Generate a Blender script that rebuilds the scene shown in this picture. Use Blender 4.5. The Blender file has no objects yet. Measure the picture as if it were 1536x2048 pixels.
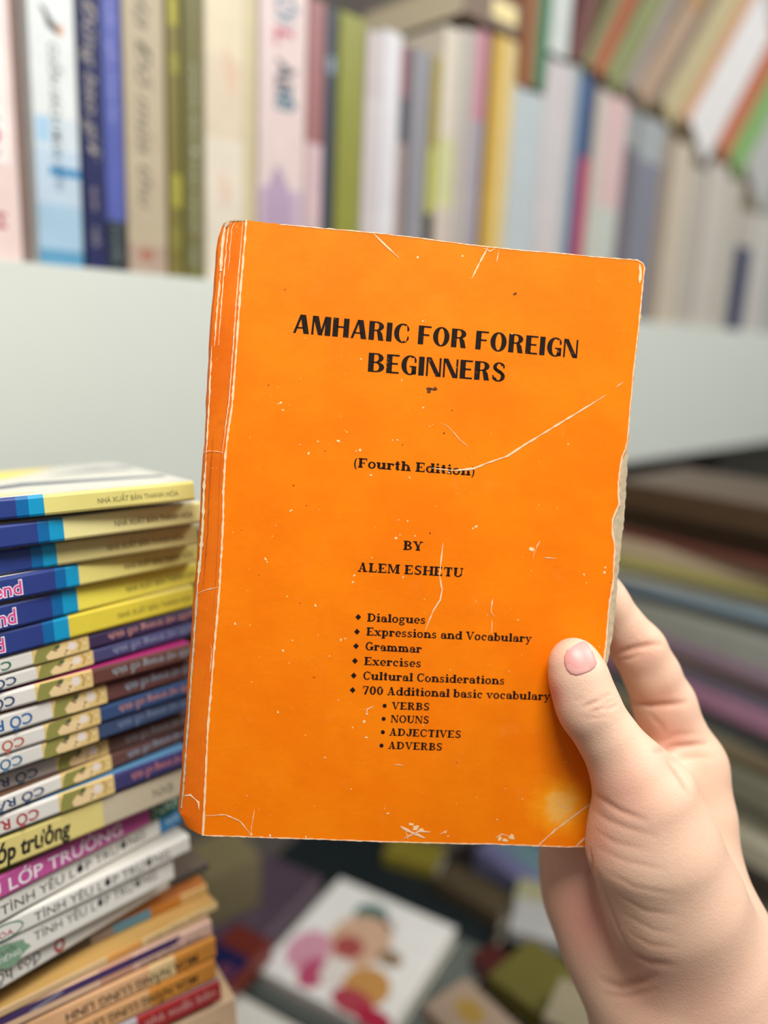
import bpy, math, random
import numpy as np
from mathutils import Vector, Matrix
from mathutils.bvhtree import BVHTree

random.seed(7)
S = bpy.context.scene
COL = S.collection

# ------------------------------------------------------------------ camera, light, exposure
F_PX, CX, CY = 1540.0, 768.0, 1024.0
PITCH, ROLL = math.radians(12.7), math.radians(2.6)
CAM = np.array([0.0, 0.0, 1.25])
FWD = np.array([0, math.cos(PITCH), -math.sin(PITCH)])
_r0 = np.array([1.0, 0, 0]); _u0 = np.cross(_r0, FWD)
RGT = math.cos(ROLL) * _r0 + math.sin(ROLL) * _u0
UPV = -math.sin(ROLL) * _r0 + math.cos(ROLL) * _u0
cam = bpy.data.cameras.new('camera'); cam_o = bpy.data.objects.new('camera', cam); COL.objects.link(cam_o)
m = Matrix.Identity(4)
for i in range(3):
    m[i][0], m[i][1], m[i][2], m[i][3] = RGT[i], UPV[i], -FWD[i], CAM[i]
cam_o.matrix_world = m
cam.sensor_fit = 'HORIZONTAL'; cam.sensor_width = 36.0; cam.lens = F_PX / 1536 * 36.0
cam.clip_start = 0.01; cam.clip_end = 50
cam.dof.use_dof = True; cam.dof.focus_distance = 0.262; cam.dof.aperture_fstop = 3.9
S.camera = cam_o

S.view_settings.view_transform = 'Standard'; S.view_settings.look = 'None'
S.view_settings.exposure = -0.2; S.view_settings.gamma = 1.0; S.view_settings.use_curve_mapping = False
S.cycles.use_denoising = True

w = bpy.data.worlds.new('room_light'); S.world = w; w.use_nodes = True
bg = w.node_tree.nodes['Background']; bg.inputs[0].default_value = (1.0, 0.98, 0.95, 1); bg.inputs[1].default_value = 0.32

def area(name, loc, target, sx, sy, power, col):
    l = bpy.data.lights.new(name, 'AREA'); l.shape = 'RECTANGLE'; l.size = sx; l.size_y = sy; l.energy = power; l.color = col
    o = bpy.data.objects.new(name, l); COL.objects.link(o); o.location = loc
    o.rotation_euler = (Vector(target) - Vector(loc)).to_track_quat('-Z', 'Y').to_euler()
    return o
area('ceiling_lamp', (0.05, -0.06, 1.96), (0.02, 0.20, 1.2), 0.42, 0.34, 13.6, (1.0, 0.985, 0.96))
area('row_fill_added', (1.3, 0.45, 2.35), (0.5, 1.0, 1.1), 0.9, 0.4, 26.0, (1.0, 0.985, 0.96))  # added fill that lightens the far right of the bookcase, no known lamp

# ------------------------------------------------------------------ helpers
def ray(px, py):
    return FWD + (px - CX) / F_PX * RGT - (py - CY) / F_PX * UPV
def P(px, py, d):
    return CAM + ray(px, py) * d
def hit(px, py, P0, n):
    d = ray(px, py); return CAM + d * (np.dot(P0 - CAM, n) / np.dot(d, n))
def hitz(px, py, z):
    d = ray(px, py); return CAM + d * ((z - CAM[2]) / d[2])

def lin(h):
    h = h.lstrip('#'); o = []
    for i in (0, 2, 4):
        c = int(h[i:i + 2], 16) / 255
        o.append(c / 12.92 if c <= 0.04045 else ((c + 0.055) / 1.055) ** 2.4)
    return tuple(o) + (1.0,)

MATS = {}
def new_mat(name):
    mt = bpy.data.materials.new(name); mt.use_nodes = True
    nt = mt.node_tree; return mt, nt, nt.nodes['Principled BSDF']
def paint(hexc, rough=0.45, vary=0.10, scale=60.0):
    key = (hexc, rough, vary)
    if key in MATS: return MATS[key]
    mt, nt, b = new_mat('printed_' + hexc)
    tc = nt.nodes.new('ShaderNodeTexCoord'); nz = nt.nodes.new('ShaderNodeTexNoise')
    nz.inputs['Scale'].default_value = scale; nz.inputs['Detail'].default_value = 4
    nt.links.new(tc.outputs['Object'], nz.inputs['Vector'])
    mx = nt.nodes.new('ShaderNodeMix'); mx.data_type = 'RGBA'
    c = lin(hexc)
    mx.inputs['A'].default_value = tuple(max(0, v * (1 - vary)) for v in c[:3]) + (1,)
    mx.inputs['B'].default_value = tuple(min(1, v * (1 + vary)) for v in c[:3]) + (1,)
    nt.links.new(nz.outputs['Fac'], mx.inputs['Factor']); nt.links.new(mx.outputs['Result'], b.inputs['Base Color'])
    b.inputs['Roughness'].default_value = rough; b.inputs['Specular IOR Level'].default_value = 0.35
    MATS[key] = mt; return mt
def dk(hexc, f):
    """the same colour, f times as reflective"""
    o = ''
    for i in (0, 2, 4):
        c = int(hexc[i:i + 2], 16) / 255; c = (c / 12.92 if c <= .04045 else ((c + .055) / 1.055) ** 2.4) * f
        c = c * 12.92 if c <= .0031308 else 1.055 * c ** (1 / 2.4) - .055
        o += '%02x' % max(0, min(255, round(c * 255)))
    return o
def pages_mat(hexc):
    key = ('pages', hexc)
    if key in MATS: return MATS[key]
    mt, nt, b = new_mat('page_edges_' + hexc)
    tc = nt.nodes.new('ShaderNodeTexCoord'); mp = nt.nodes.new('ShaderNodeMapping')
    mp.inputs['Scale'].default_value = (8, 8, 2600)
    nz = nt.nodes.new('ShaderNodeTexNoise'); nz.inputs['Scale'].default_value = 1.0; nz.inputs['Detail'].default_value = 2
    nt.links.new(tc.outputs['Object'], mp.inputs['Vector']); nt.links.new(mp.outputs['Vector'], nz.inputs['Vector'])
    mx = nt.nodes.new('ShaderNodeMix'); mx.data_type = 'RGBA'; c = lin(hexc)
    mx.inputs['A'].default_value = tuple(v * 0.6 for v in c[:3]) + (1,); mx.inputs['B'].default_value = tuple(min(1, v * 1.15) for v in c[:3]) + (1,)
    nt.links.new(nz.outputs['Fac'], mx.inputs['Factor']); nt.links.new(mx.outputs['Result'], b.inputs['Base Color'])
    b.inputs['Roughness'].default_value = 0.85
    MATS[key] = mt; return mt

class MB:
    """collects faces, then links them as ONE mesh object"""
    def __init__(s): s.v = []; s.f = []; s.m = []; s.mats = []
    def mi(s, mat):
        if mat not in s.mats: s.mats.append(mat)
        return s.mats.index(mat)
    def poly(s, pts, mat):
        i = len(s.v); s.v += [tuple(p) for p in pts]; s.f.append(tuple(range(i, i + len(pts)))); s.m.append(s.mi(mat))
    def mesh(s, verts, faces, mat):
        i = len(s.v); s.v += [tuple(p) for p in verts]; k = s.mi(mat)
        for f in faces: s.f.append(tuple(j + i for j in f)); s.m.append(k)
    def box(s, a, b, mat):
        (x0, y0, z0), (x1, y1, z1) = a, b
        s.mesh([(x0, y0, z0), (x1, y0, z0), (x1, y1, z0), (x0, y1, z0), (x0, y0, z1), (x1, y0, z1), (x1, y1, z1), (x0, y1, z1)],
               [(0, 3, 2, 1), (4, 5, 6, 7), (0, 1, 5, 4), (1, 2, 6, 5), (2, 3, 7, 6), (3, 0, 4, 7)], mat)
    def build(s, name, parent=None, smooth=False):
        me = bpy.data.meshes.new(name); me.from_pydata(s.v, [], s.f)
        for mt in s.mats: me.materials.append(mt)
        me.polygons.foreach_set('material_index', s.m)
        if smooth: me.polygons.foreach_set('use_smooth', [True] * len(s.f))
        me.update()
        o = bpy.data.objects.new(name, me); COL.objects.link(o)
        if parent: o.parent = parent
        return o
def tag(o, label=None, cat=None, group=None, kind=None):
    if label: o['label'] = label
    if cat: o['category'] = cat
    if group: o['group'] = group
    if kind: o['kind'] = kind
    return o
def empty(name, M):
    o = bpy.data.objects.new(name, None); o.empty_display_size = 0.02; COL.objects.link(o); o.matrix_world = M; return o
def frame(o, x, y, z):
    M = Matrix.Identity(4)
    for i in range(3): M[i][0], M[i][1], M[i][2], M[i][3] = x[i], y[i], z[i], o[i]
    return M
Z = np.array([0, 0, 1.0])

# lettering in Blender's own built-in face, as flat outlines
_txt = {}
def letter_polys(s, bold=0.0, shear=0.0):
    key = (s, bold, shear)
    if key in _txt: return _txt[key]
    cu = bpy.data.curves.new('t', 'FONT'); cu.body = s; cu.offset = bold; cu.shear = shear; cu.resolution_u = 3
    o = bpy.data.objects.new('t', cu); COL.objects.link(o)
    dg = bpy.context.evaluated_depsgraph_get(); me = bpy.data.meshes.new_from_object(o.evaluated_get(dg))
    vs = [(v.co.x, v.co.y) for v in me.vertices]; fs = [tuple(p.vertices) for p in me.polygons]
    bpy.data.objects.remove(o); bpy.data.curves.remove(cu); bpy.data.meshes.remove(me)
    _txt[key] = (vs, fs); return _txt[key]
def put_text(mb, s, x0, x1, zmid, cap, mat, y=-0.00005, flip=False, bold=0.0, shear=0.0, T=1.0):
    """text fitted to x0..x1, capital height cap, centred on zmid, on the plane y (spine face, normal -y)"""
    vs, fs = letter_polys(s, bold, shear)
    if not vs: return
    a = min(v[0] for v in vs); b = max(v[0] for v in vs); sx = (x1 - x0) / (b - a); sy = cap / 0.73
    out = []
    for vx, vy in vs:
        X, Zz = (vx - a) * sx, (vy - 0.365) * sy
        if flip: X, Zz = (x1 - x0) - X, -Zz
        out.append((x0 + X, y, max(T * .03, min(T * .97, zmid + Zz))))
    mb.mesh(out, fs, mat)

def circ(cx, cz, rx, rz, n=20, a0=0, a1=360):
    return [(cx + rx * math.cos(math.radians(a0 + (a1 - a0) * i / n)), cz + rz * math.sin(math.radians(a0 + (a1 - a0) * i / n))) for i in range(n)]

def paperback(name, label, M, L, D, T, segs, cover='c8c0b0', texts=(), marks=(), pages='cfc3a8', group=None, art=(), rough=0.4, board=0.0005, cat='book'):
    """spine along local x (0..L) on the face y=0, depth y (0..D), thickness z (0..T)"""
    root = empty(name, M); tag(root, label, cat, group)
    mb = MB(); c = board; r = min(0.0011, T * 0.16)
    prof = [(D, 0), (r, 0), (r * .3, r * .3), (0, r), (0, T - r), (r * .3, T - r * .3), (r, T), (D, T), (D, T - c), (c * 1.2, T - c), (c * 1.2, c), (D, c)]
    xs = [0.0] + [q[1] for q in segs[:-1]] + [L]
    np_ = len(prof)
    for k in range(len(segs)):
        a, b = xs[k], xs[k + 1]; sm = paint(segs[k][2], rough); cm = paint(cover, rough); pm = paint('c9c2b4', 0.8)
        for i in range(np_):
            j = (i + 1) % np_
            mat = sm if 1 <= i <= 5 else (cm if i in (0, 6) else pm)
            (y0, z0), (y1, z1) = prof[i], prof[j]
            mb.poly([(a, y0, z0), (a, y1, z1), (b, y1, z1), (b, y0, z0)], mat)
    for x, rev in ((0.0, False), (L, True)):
        pts = [(x, y, z) for y, z in prof]
        mb.poly(pts[::-1] if not rev else pts, paint('c9c2b4', 0.8))
    for q in texts:
        s, x0, x1, zf, hf, hexc = q[:6]; kw = q[6] if len(q) > 6 else {}
        put_text(mb, s, x0, x1, zf * T, hf * T, paint(hexc, 0.5), T=T, **kw)
    for pts, hexc, lift in marks:
        mb.poly([(x, -0.00003 - 0.00001 * lift, z * T) for x, z in pts], paint(hexc, 0.5))
    for k, (pts, hexc) in enumerate(art):
        mb.poly([(x, y, T + 0.00006 + 0.00003 * k) for x, y in pts], paint(hexc, 0.45))
    mb.build('cover', root)
    pb = MB(); pb.box((0.0015, c * 1.2, c), (L - 0.0015, D - 0.002, T - c), pages_mat(pages)); pb.build('pages', root)
    return root

# ------------------------------------------------------------------ setting: floor, back wall
E_ = np.array([math.cos(math.radians(44)), math.sin(math.radians(44)), 0])      # along the bookcase
N_ = np.array([-E_[1], E_[0], 0])                                              # into the bookcase
SH0 = P(0, 519, 0.45)                                                          # a point of the fascia's top edge
ZS = SH0[2]
def bm(s, n, z):      # bookcase frame: s along, n inwards, z height
    return SH0 * np.array([1, 1, 0]) + E_ * s + N_ * n + Z * z
BC = frame(bm(0, 0, 0), E_, N_, Z)

floor_m = paint('4a4038', 0.6, 0.25, 6); wall_m = paint('cfcac0', 0.8, 0.04, 8)
fl = MB(); fl.box((-2.6, -2.8, -0.05), (2.6, 2.4, 0), floor_m); tag(fl.build('floor'), kind='structure')
wb = MB(); wb.box((-2.4, 0.34, 0), (2.6, 0.42, 2.7), wall_m); o = wb.build('wall_back'); o.matrix_world = BC; tag(o, kind='structure')

# ------------------------------------------------------------------ bookcase
white = paint('c2c7bf', 0.5, 0.02, 20); inner = paint('57504a', 0.7, 0.15, 12)  # inner boards are coloured dark to stand for the shade of the recess
bc = empty('bookcase', BC); tag(bc, 'white bookcase with a deep smooth front board under its row of upright books', 'bookcase')
q = MB(); q.box((-0.45, 0.0, ZS - 0.022), (1.75, 0.30, ZS), white); q.build('shelf_board', bc)
q = MB(); q.box((-0.45, -0.002, ZS - 0.178), (1.75, 0.016, ZS - 0.0002), white); q.build('front_board', bc)
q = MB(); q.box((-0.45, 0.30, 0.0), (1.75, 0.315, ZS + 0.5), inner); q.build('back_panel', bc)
for s in (-0.47, 1.75):
    q = MB(); q.box((s, 0.0, 0.0), (s + 0.02, 0.315, ZS + 0.5), white); q.build('side_panel', bc)
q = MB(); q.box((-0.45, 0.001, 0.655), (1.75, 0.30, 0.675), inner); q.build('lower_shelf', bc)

# low display table in front of the bookcase
ZT = 0.675
dt = empty('display_table', BC); tag(dt, 'dark low table under the piled books in front of the white bookcase', 'table')
wood = paint('241d18', 0.55, 0.25, 14)
q = MB(); q.box((-0.45, -0.46, ZT - 0.03), (1.2, -0.004, ZT), wood); q.build('tabletop', dt)
for sx in (-0.43, 1.13):
    for sy in (-0.44, -0.06):
        q = MB(); q.box((sx, sy, 0), (sx + 0.05, sy + 0.05, ZT - 0.03), wood); q.build('leg', dt)

# ------------------------------------------------------------------ the orange book that is held up
o_c = np.array([-0.05882877, -0.0925477, 0.22096659]) * 1.2
x_c = np.array([0.12083293, -0.00824651, 0.00967692]); y_c = np.array([0.01426374, 0.17429667, -0.00649738])
def c2w(v): return RGT * v[0] + UPV * v[1] + FWD * v[2]
BO = CAM + c2w(o_c); bx = c2w(x_c); by = c2w(y_c)
BWID = np.linalg.norm(bx) * 1.2; BHEI = np.linalg.norm(by) * 1.2
by /= np.linalg.norm(by); bx = bx - by * bx.dot(by); bx /= np.linalg.norm(bx); bz = np.cross(bx, by)
if bz.dot(CAM - BO) < 0: raise Exception('book frame')
BM = frame(BO, bx, by, bz)
BT = 0.0085                                         # thickness of the whole book
def uv(px, py):
    h = hit(px, py, BO, bz) - BO; return (h.dot(bx), h.dot(by))
def bdepth(px, py):
    return np.dot(BO - CAM, bz) / np.dot(ray(px, py), bz)

def cover_mat(name, c_lo, c_hi, dirt):
    mt, nt, b = new_mat(name); N = nt.nodes; L = nt.links
    tc = N.new('ShaderNodeTexCoord')
    def noise(scale, detail=4, rough=0.6, stretch=None):
        n = N.new('ShaderNodeTexNoise'); n.inputs['Scale'].default_value = scale; n.inputs['Detail'].default_value = detail; n.inputs['Roughness'].default_value = rough
        if stretch:
            mp = N.new('ShaderNodeMapping'); mp.inputs['Scale'].default_value = stretch; L.new(tc.outputs['Object'], mp.inputs['Vector']); L.new(mp.outputs['Vector'], n.inputs['Vector'])
        else: L.new(tc.outputs['Object'], n.inputs['Vector'])
        return n.outputs['Fac']
    def ramp(src, a, bb):
        r = N.new('ShaderNodeMapRange'); r.inputs['From Min'].default_value = a; r.inputs['From Max'].default_value = bb; r.interpolation_type = 'SMOOTHSTEP'; L.new(src, r.inputs['Value']); return r.outputs['Result']
    def mix(fac, a, bb):
        x = N.new('ShaderNodeMix'); x.data_type = 'RGBA'; L.new(fac, x.inputs['Factor'])
        for k, v in (('A', a), ('B', bb)):
            if isinstance(v, tuple): x.inputs[k].default_value = v
            else: L.new(v, x.inputs[k])
        return x.outputs['Result']
    def mul(a, k):
        x = N.new('ShaderNodeMath'); x.operation = 'MULTIPLY'; L.new(a, x.inputs[0])
        if isinstance(k, float): x.inputs[1].default_value = k
        else: L.new(k, x.inputs[1])
        return x.outputs[0]
    base = mix(ramp(noise(34, 5), 0.35, 0.68), lin(c_lo), lin(c_hi))
    base = mix(mul(ramp(noise(75, 5, 0.7), 0.56, 0.80), 0.35), base, lin('f08a30'))             # rubbed, slightly paler clouds
    base = mix(mul(ramp(noise(55, 6, 0.75), 0.60, 0.78), dirt), base, lin('8a4a14'))            # grime
    base = mix(mul(ramp(noise(620, 2, 0.5), 0.735, 0.80), 0.55), base, lin('ffd080'))            # tiny pale scuffs
    base = mix(mul(ramp(noise(480, 2, 0.5, (1, 1, 1.3)), 0.77, 0.83), 0.55), base, lin('4a2208'))       # tiny dark specks
    # the bleached patch by the lower corner
    u0, v0 = uv(1122, 1612)
    mp = N.new('ShaderNodeMapping'); mp.vector_type = 'POINT'; mp.inputs['Location'].default_value = (-u0 / 0.0115, -v0 / 0.0105, 0); mp.inputs['Scale'].default_value = (1 / 0.0115, 1 / 0.0105, 0)
    L.new(tc.outputs['Object'], mp.inputs['Vector'])
    ln = N.new('ShaderNodeVectorMath'); ln.operation = 'LENGTH'; L.new(mp.outputs['Vector'], ln.inputs[0])
    ad = N.new('ShaderNodeMath'); ad.operation = 'ADD'; L.new(ln.outputs['Value'], ad.inputs[0]); L.new(mul(noise(140, 4), 0.9), ad.inputs[1])
    base = mix(mul(ramp(ad.outputs[0], 1.75, 0.95), 0.55), base, lin('ffae1c'))
    base = mix(mul(ramp(ad.outputs[0], 1.15, 0.7), 0.55), base, lin('efc469'))
    L.new(base, b.inputs['Base Color'])
    b.inputs['Roughness'].default_value = 0.5; b.inputs['Specular IOR Level'].default_value = 0.16
    bp = N.new('ShaderNodeBump'); bp.inputs['Strength'].default_value = 0.12; bp.inputs['Distance'].default_value = 0.002
    L.new(noise(60, 6, 0.6), bp.inputs['Height']); L.new(bp.outputs['Normal'], b.inputs['Normal'])
    return mt
M_COVER = cover_mat('orange_cover', 'ee7600', 'f48003', 0.15)
M_HINGE = cover_mat('orange_spine', 'e0680e', 'ea7612', 0.45)
def ink_mat():
    mt, nt, b = new_mat('worn_ink'); N = nt.nodes; L = nt.links
    tc = N.new('ShaderNodeTexCoord'); nz = N.new('ShaderNodeTexNoise'); nz.inputs['Scale'].default_value = 420; nz.inputs['Detail'].default_value = 3; L.new(tc.outputs['Object'], nz.inputs['Vector'])
    r = N.new('ShaderNodeMapRange'); r.inputs['From Min'].default_value = 0.66; r.inputs['From Max'].default_value = 0.76; L.new(nz.outputs['Fac'], r.inputs['Value'])
    mx = N.new('ShaderNodeMix'); mx.data_type = 'RGBA'; L.new(r.outputs['Result'], mx.inputs['Factor']); mx.inputs['A'].default_value = lin('1e1510'); mx.inputs['B'].default_value = lin('8a5020')
    L.new(mx.outputs['Result'], b.inputs['Base Color']); b.inputs['Roughness'].default_value = 0.7; b.inputs['Specular IOR Level'].default_value = 0.12; return mt
M_INK = ink_mat()
M_WORN = paint('efc9a0', 0.85, 0.15, 400); M_PAPER = paint('d9c7a4', 0.85, 0.2, 300); M_TORN = paint('b9a98c', 0.9, 0.35, 500)

def dens(pts, step, jit):
    """resample a pixel polyline and roughen it"""
    out = []
    for (x0, y0), (x1, y1) in zip(pts[:-1], pts[1:]):
        n = max(1, int(math.hypot(x1 - x0, y1 - y0) / step))
        for i in range(n):
            t = i / n; out.append((x0 + (x1 - x0) * t + random.uniform(-jit, jit), y0 + (y1 - y0) * t + random.uniform(-jit, jit)))
    out.append(pts[-1]); return out

crease = [(493, 440), (488, 500), (483, 557), (479, 610), (475, 667), (470, 740), (464, 811), (457, 860), (451, 908), (447, 985), (446, 1047), (440, 1163), (433, 1248), (426, 1332), (421, 1395), (416, 1455), (411, 1560), (406, 1671)]
left = [(358, 1621), (361, 1590), (363, 1571), (368, 1500), (373, 1432), (378, 1360), (383, 1289), (387, 1230), (390, 1179), (396, 1120), (401, 1060), (404, 973), (408, 920), (412, 866), (416, 775), (420, 690), (426, 605), (432, 540), (437, 480), (440, 452), (449, 440)]
top = [(493, 440), (560, 448), (650, 456), (740, 464), (820, 473), (927, 487), (976, 493), (1045, 500), (1113, 505), (1180, 512), (1243, 517), (1274, 519), (1286, 526), (1290, 537)]
right = [(1290, 537), (1287, 566), (1283, 610), (1279, 648), (1273, 700), (1268, 745), (1262, 810), (1257, 870), (1252, 900), (1246, 915), (1242, 940), (1239, 965), (1239, 990), (1241, 1008), (1234, 1022), (1227, 1040), (1226, 1062), (1230, 1085), (1231, 1105), (1228, 1163), (1222, 1200), (1218, 1226), (1215, 1272), (1209, 1335), (1203, 1420), (1197, 1500), (1190, 1600), (1183, 1694)]
bottom = [(1183, 1694), (1132, 1695), (1060, 1692), (983, 1689), (900, 1688), (833, 1686), (760, 1684), (705, 1682), (630, 1679), (559, 1677), (480, 1674), (413, 1672), (406, 1671)]
HINGE_DROP = 0.0022
def hz(px, py):          # the strip beside the spine slopes back a little
    y = min(max(py, 440), 1671)
    xc = np.interp(y, [p[1] for p in crease], [p[0] for p in crease])
    return -HINGE_DROP * max(0.0, min(1.0, (xc - px) / 48.0)) ** 1.5
def slab(mb, outline, thick, mat, edge, zf=lambda p: 0.0):
    n = len(outline); pts = [uv(*p) + (zf(p),) for p in outline]
    a = sum(pts[i][0] * pts[(i + 1) % n][1] - pts[(i + 1) % n][0] * pts[i][1] for i in range(n))
    if a < 0: pts = pts[::-1]
    mb.poly(pts, mat); mb.poly([(x, y, z - thick) for x, y, z in pts[::-1]], edge)
    for i in range(n):
        p, q_ = pts[i], pts[(i + 1) % n]
        mb.poly([p, (p[0], p[1], p[2] - thick), (q_[0], q_[1], q_[2] - thick), q_], edge)
def strip(mb, pts, width, mat, lift=0.00009, z0=None, taper=True, jit=0.5, step=7):
    """an irregular worn line on the cover, as a thin raised ribbon (pixel polyline, pixel width)"""
    pts = dens(pts, step, jit * 0.4); L_, R_ = [], []
    n = len(pts)
    for i, (x, y) in enumerate(pts):
        a = pts[max(0, i - 1)]; b = pts[min(n - 1, i + 1)]; dx, dy = b[0] - a[0], b[1] - a[1]; l = math.hypot(dx, dy) or 1
        wv = width * 0.5 * random.uniform(0.45, 1.25)
        if taper: wv *= min(1, 0.25 + 1.6 * min(i, n - 1 - i) / max(1, n * 0.35))
        ox, oy = -dy / l * wv, dx / l * wv
        z = lift + (hz(x, y) if z0 is None else z0)
        L_.append(uv(x + ox, y + oy) + (z,)); R_.append(uv(x - ox, y - oy) + (z,))
    vs = L_ + R_
    mb.mesh(vs, [(i, i + 1, n + i + 1, n + i) for i in range(n - 1)], mat)

# --- letter shapes drawn for this cover ---------------------------------------------------
def bR(x0, y0, x1, y1): return [[(x0, y0), (x1, y0), (x1, y1), (x0, y1)]]
def bQ(*p): return [list(p)]
def bO(cx, cy, rx, ry, tx, ty, a0=0, a1=360, n=26):
    out = []; n = max(4, int(n * abs(a1 - a0) / 360))
    pt = lambda a, k: (cx + (rx - tx * k) * math.cos(a), cy + (ry - ty * k) * math.sin(a))
    for i in range(n):
        a = math.radians(a0 + (a1 - a0) * i / n); b = math.radians(a0 + (a1 - a0) * (i + 1) / n)
        out.append([pt(a, 0), pt(b, 0), pt(b, 1), pt(a, 1)])
    return out
def disc(cx, cy, r, n=12): return [[(cx + r * math.cos(i * 2 * math.pi / n), cy + r * math.sin(i * 2 * math.pi / n)) for i in range(n)]]
T1, t1 = 0.275, 0.085
DISPLAY = {
 'A': (0.83, bQ((0, 0), (.135, 0), (.46, 1), (.33, 1)) + bQ((.54, 0), (.83, 0), (.62, 1), (.33, 1)) + bR(.14, .26, .62, .34)),
 'M': (1.00, bQ((.0, 0), (.12, 0), (.14, 1), (.04, 1)) + bQ((.04, 1), (.34, 1), (.60, 0), (.36, 0)) + bQ((.44, .0), (.56, .0), (.80, 1), (.68, 1)) + bR(.70, 0, 1.0, 1)),
 'H': (.85, bR(0, 0, .29, 1) + bR(.56, 0, .85, 1) + bR(.2, .49, .6, .575)),
 'R': (.82, bR(0, 0, .29, 1) + bO(.40, .745, .38, .255, .26, .07, -90, 90) + bR(.2, .93, .42, 1) + bR(.2, .49, .45, .56) + bQ((.36, .52), (.58, .54), (.70, .38), (.42, .50)) + bQ((.42, .50), (.70, .40), (.80, 0), (.52, 0))),
 'I': (.29, bR(0, 0, .29, 1)),
 'C': (.80, bO(.47, .5, .47, .52, .27, .075, 62, 298) + bQ((.66, .96), (.72, .90), (.80, .78), (.80, .66), (.70, .62), (.68, .80)) + bQ((.66, .04), (.72, .10), (.80, .2), (.79, .34), (.73, .36), (.69, .20))),
 'F': (.68, bR(0, 0, .29, 1) + bR(.2, .91, .68, 1) + bR(.2, .47, .59, .56)),
 'O': (.88, bO(.44, .5, .44, .525, .275, .075)),
 'E': (.66, bR(0, 0, .29, 1) + bR(.2, .91, .66, 1) + bR(.2, .47, .59, .56) + bR(.2, 0, .66, .09)),
 'G': (.80, bO(.46, .5, .46, .525, .275, .075, 58, 320) + bR(.55, .03, .79, .46) + bR(.44, .40, .79, .47) + bQ((.66, .97), (.74, .90), (.79, .78), (.78, .66), (.70, .63), (.67, .82))),
 'N': (.78, bR(0, 0, .1, 1) + bQ((.0, 1), (.24, 1), (.78, 0), (.52, 0)) + bR(.68, 0, .78, 1)),
 'B': (.84, bR(0, 0, .29, 1) + bO(.42, .755, .36, .245, .25, .07, -90, 90) + bR(.2, .93, .44, 1) + bR(.2, .48, .46, .555) + bO(.42, .27, .42, .27, .27, .07, -90, 90) + bR(.2, 0, .44, .07)),
 'S': (.70, bO(.36, .755, .32, .265, .20, .07, 22, 255) + bO(.35, .265, .35, .285, .22, .075, -162, 88) + bQ((.08, .66), (.22, .50), (.60, .30), (.66, .40), (.50, .56), (.24, .70)) + bQ((.56, .92), (.66, .84), (.66, .72), (.58, .70)) + bQ((.02, .30), (.10, .32), (.14, .16), (.06, .10))),
}
K, k_ = 0.265, 0.12
def stem(x, y0=0, y1=1, w=K, sb='lr', st='lr', o=0.085):
    g = bR(x, y0, x + w, y1)
    if sb: g += bR(x - (o if 'l' in sb else 0), y0, x + w + (o if 'r' in sb else 0), y0 + k_)
    if st: g += bR(x - (o if 'l' in st else 0), y1 - k_, x + w + (o if 'r' in st else 0), y1)
    return g
XH = 0.69
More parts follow.
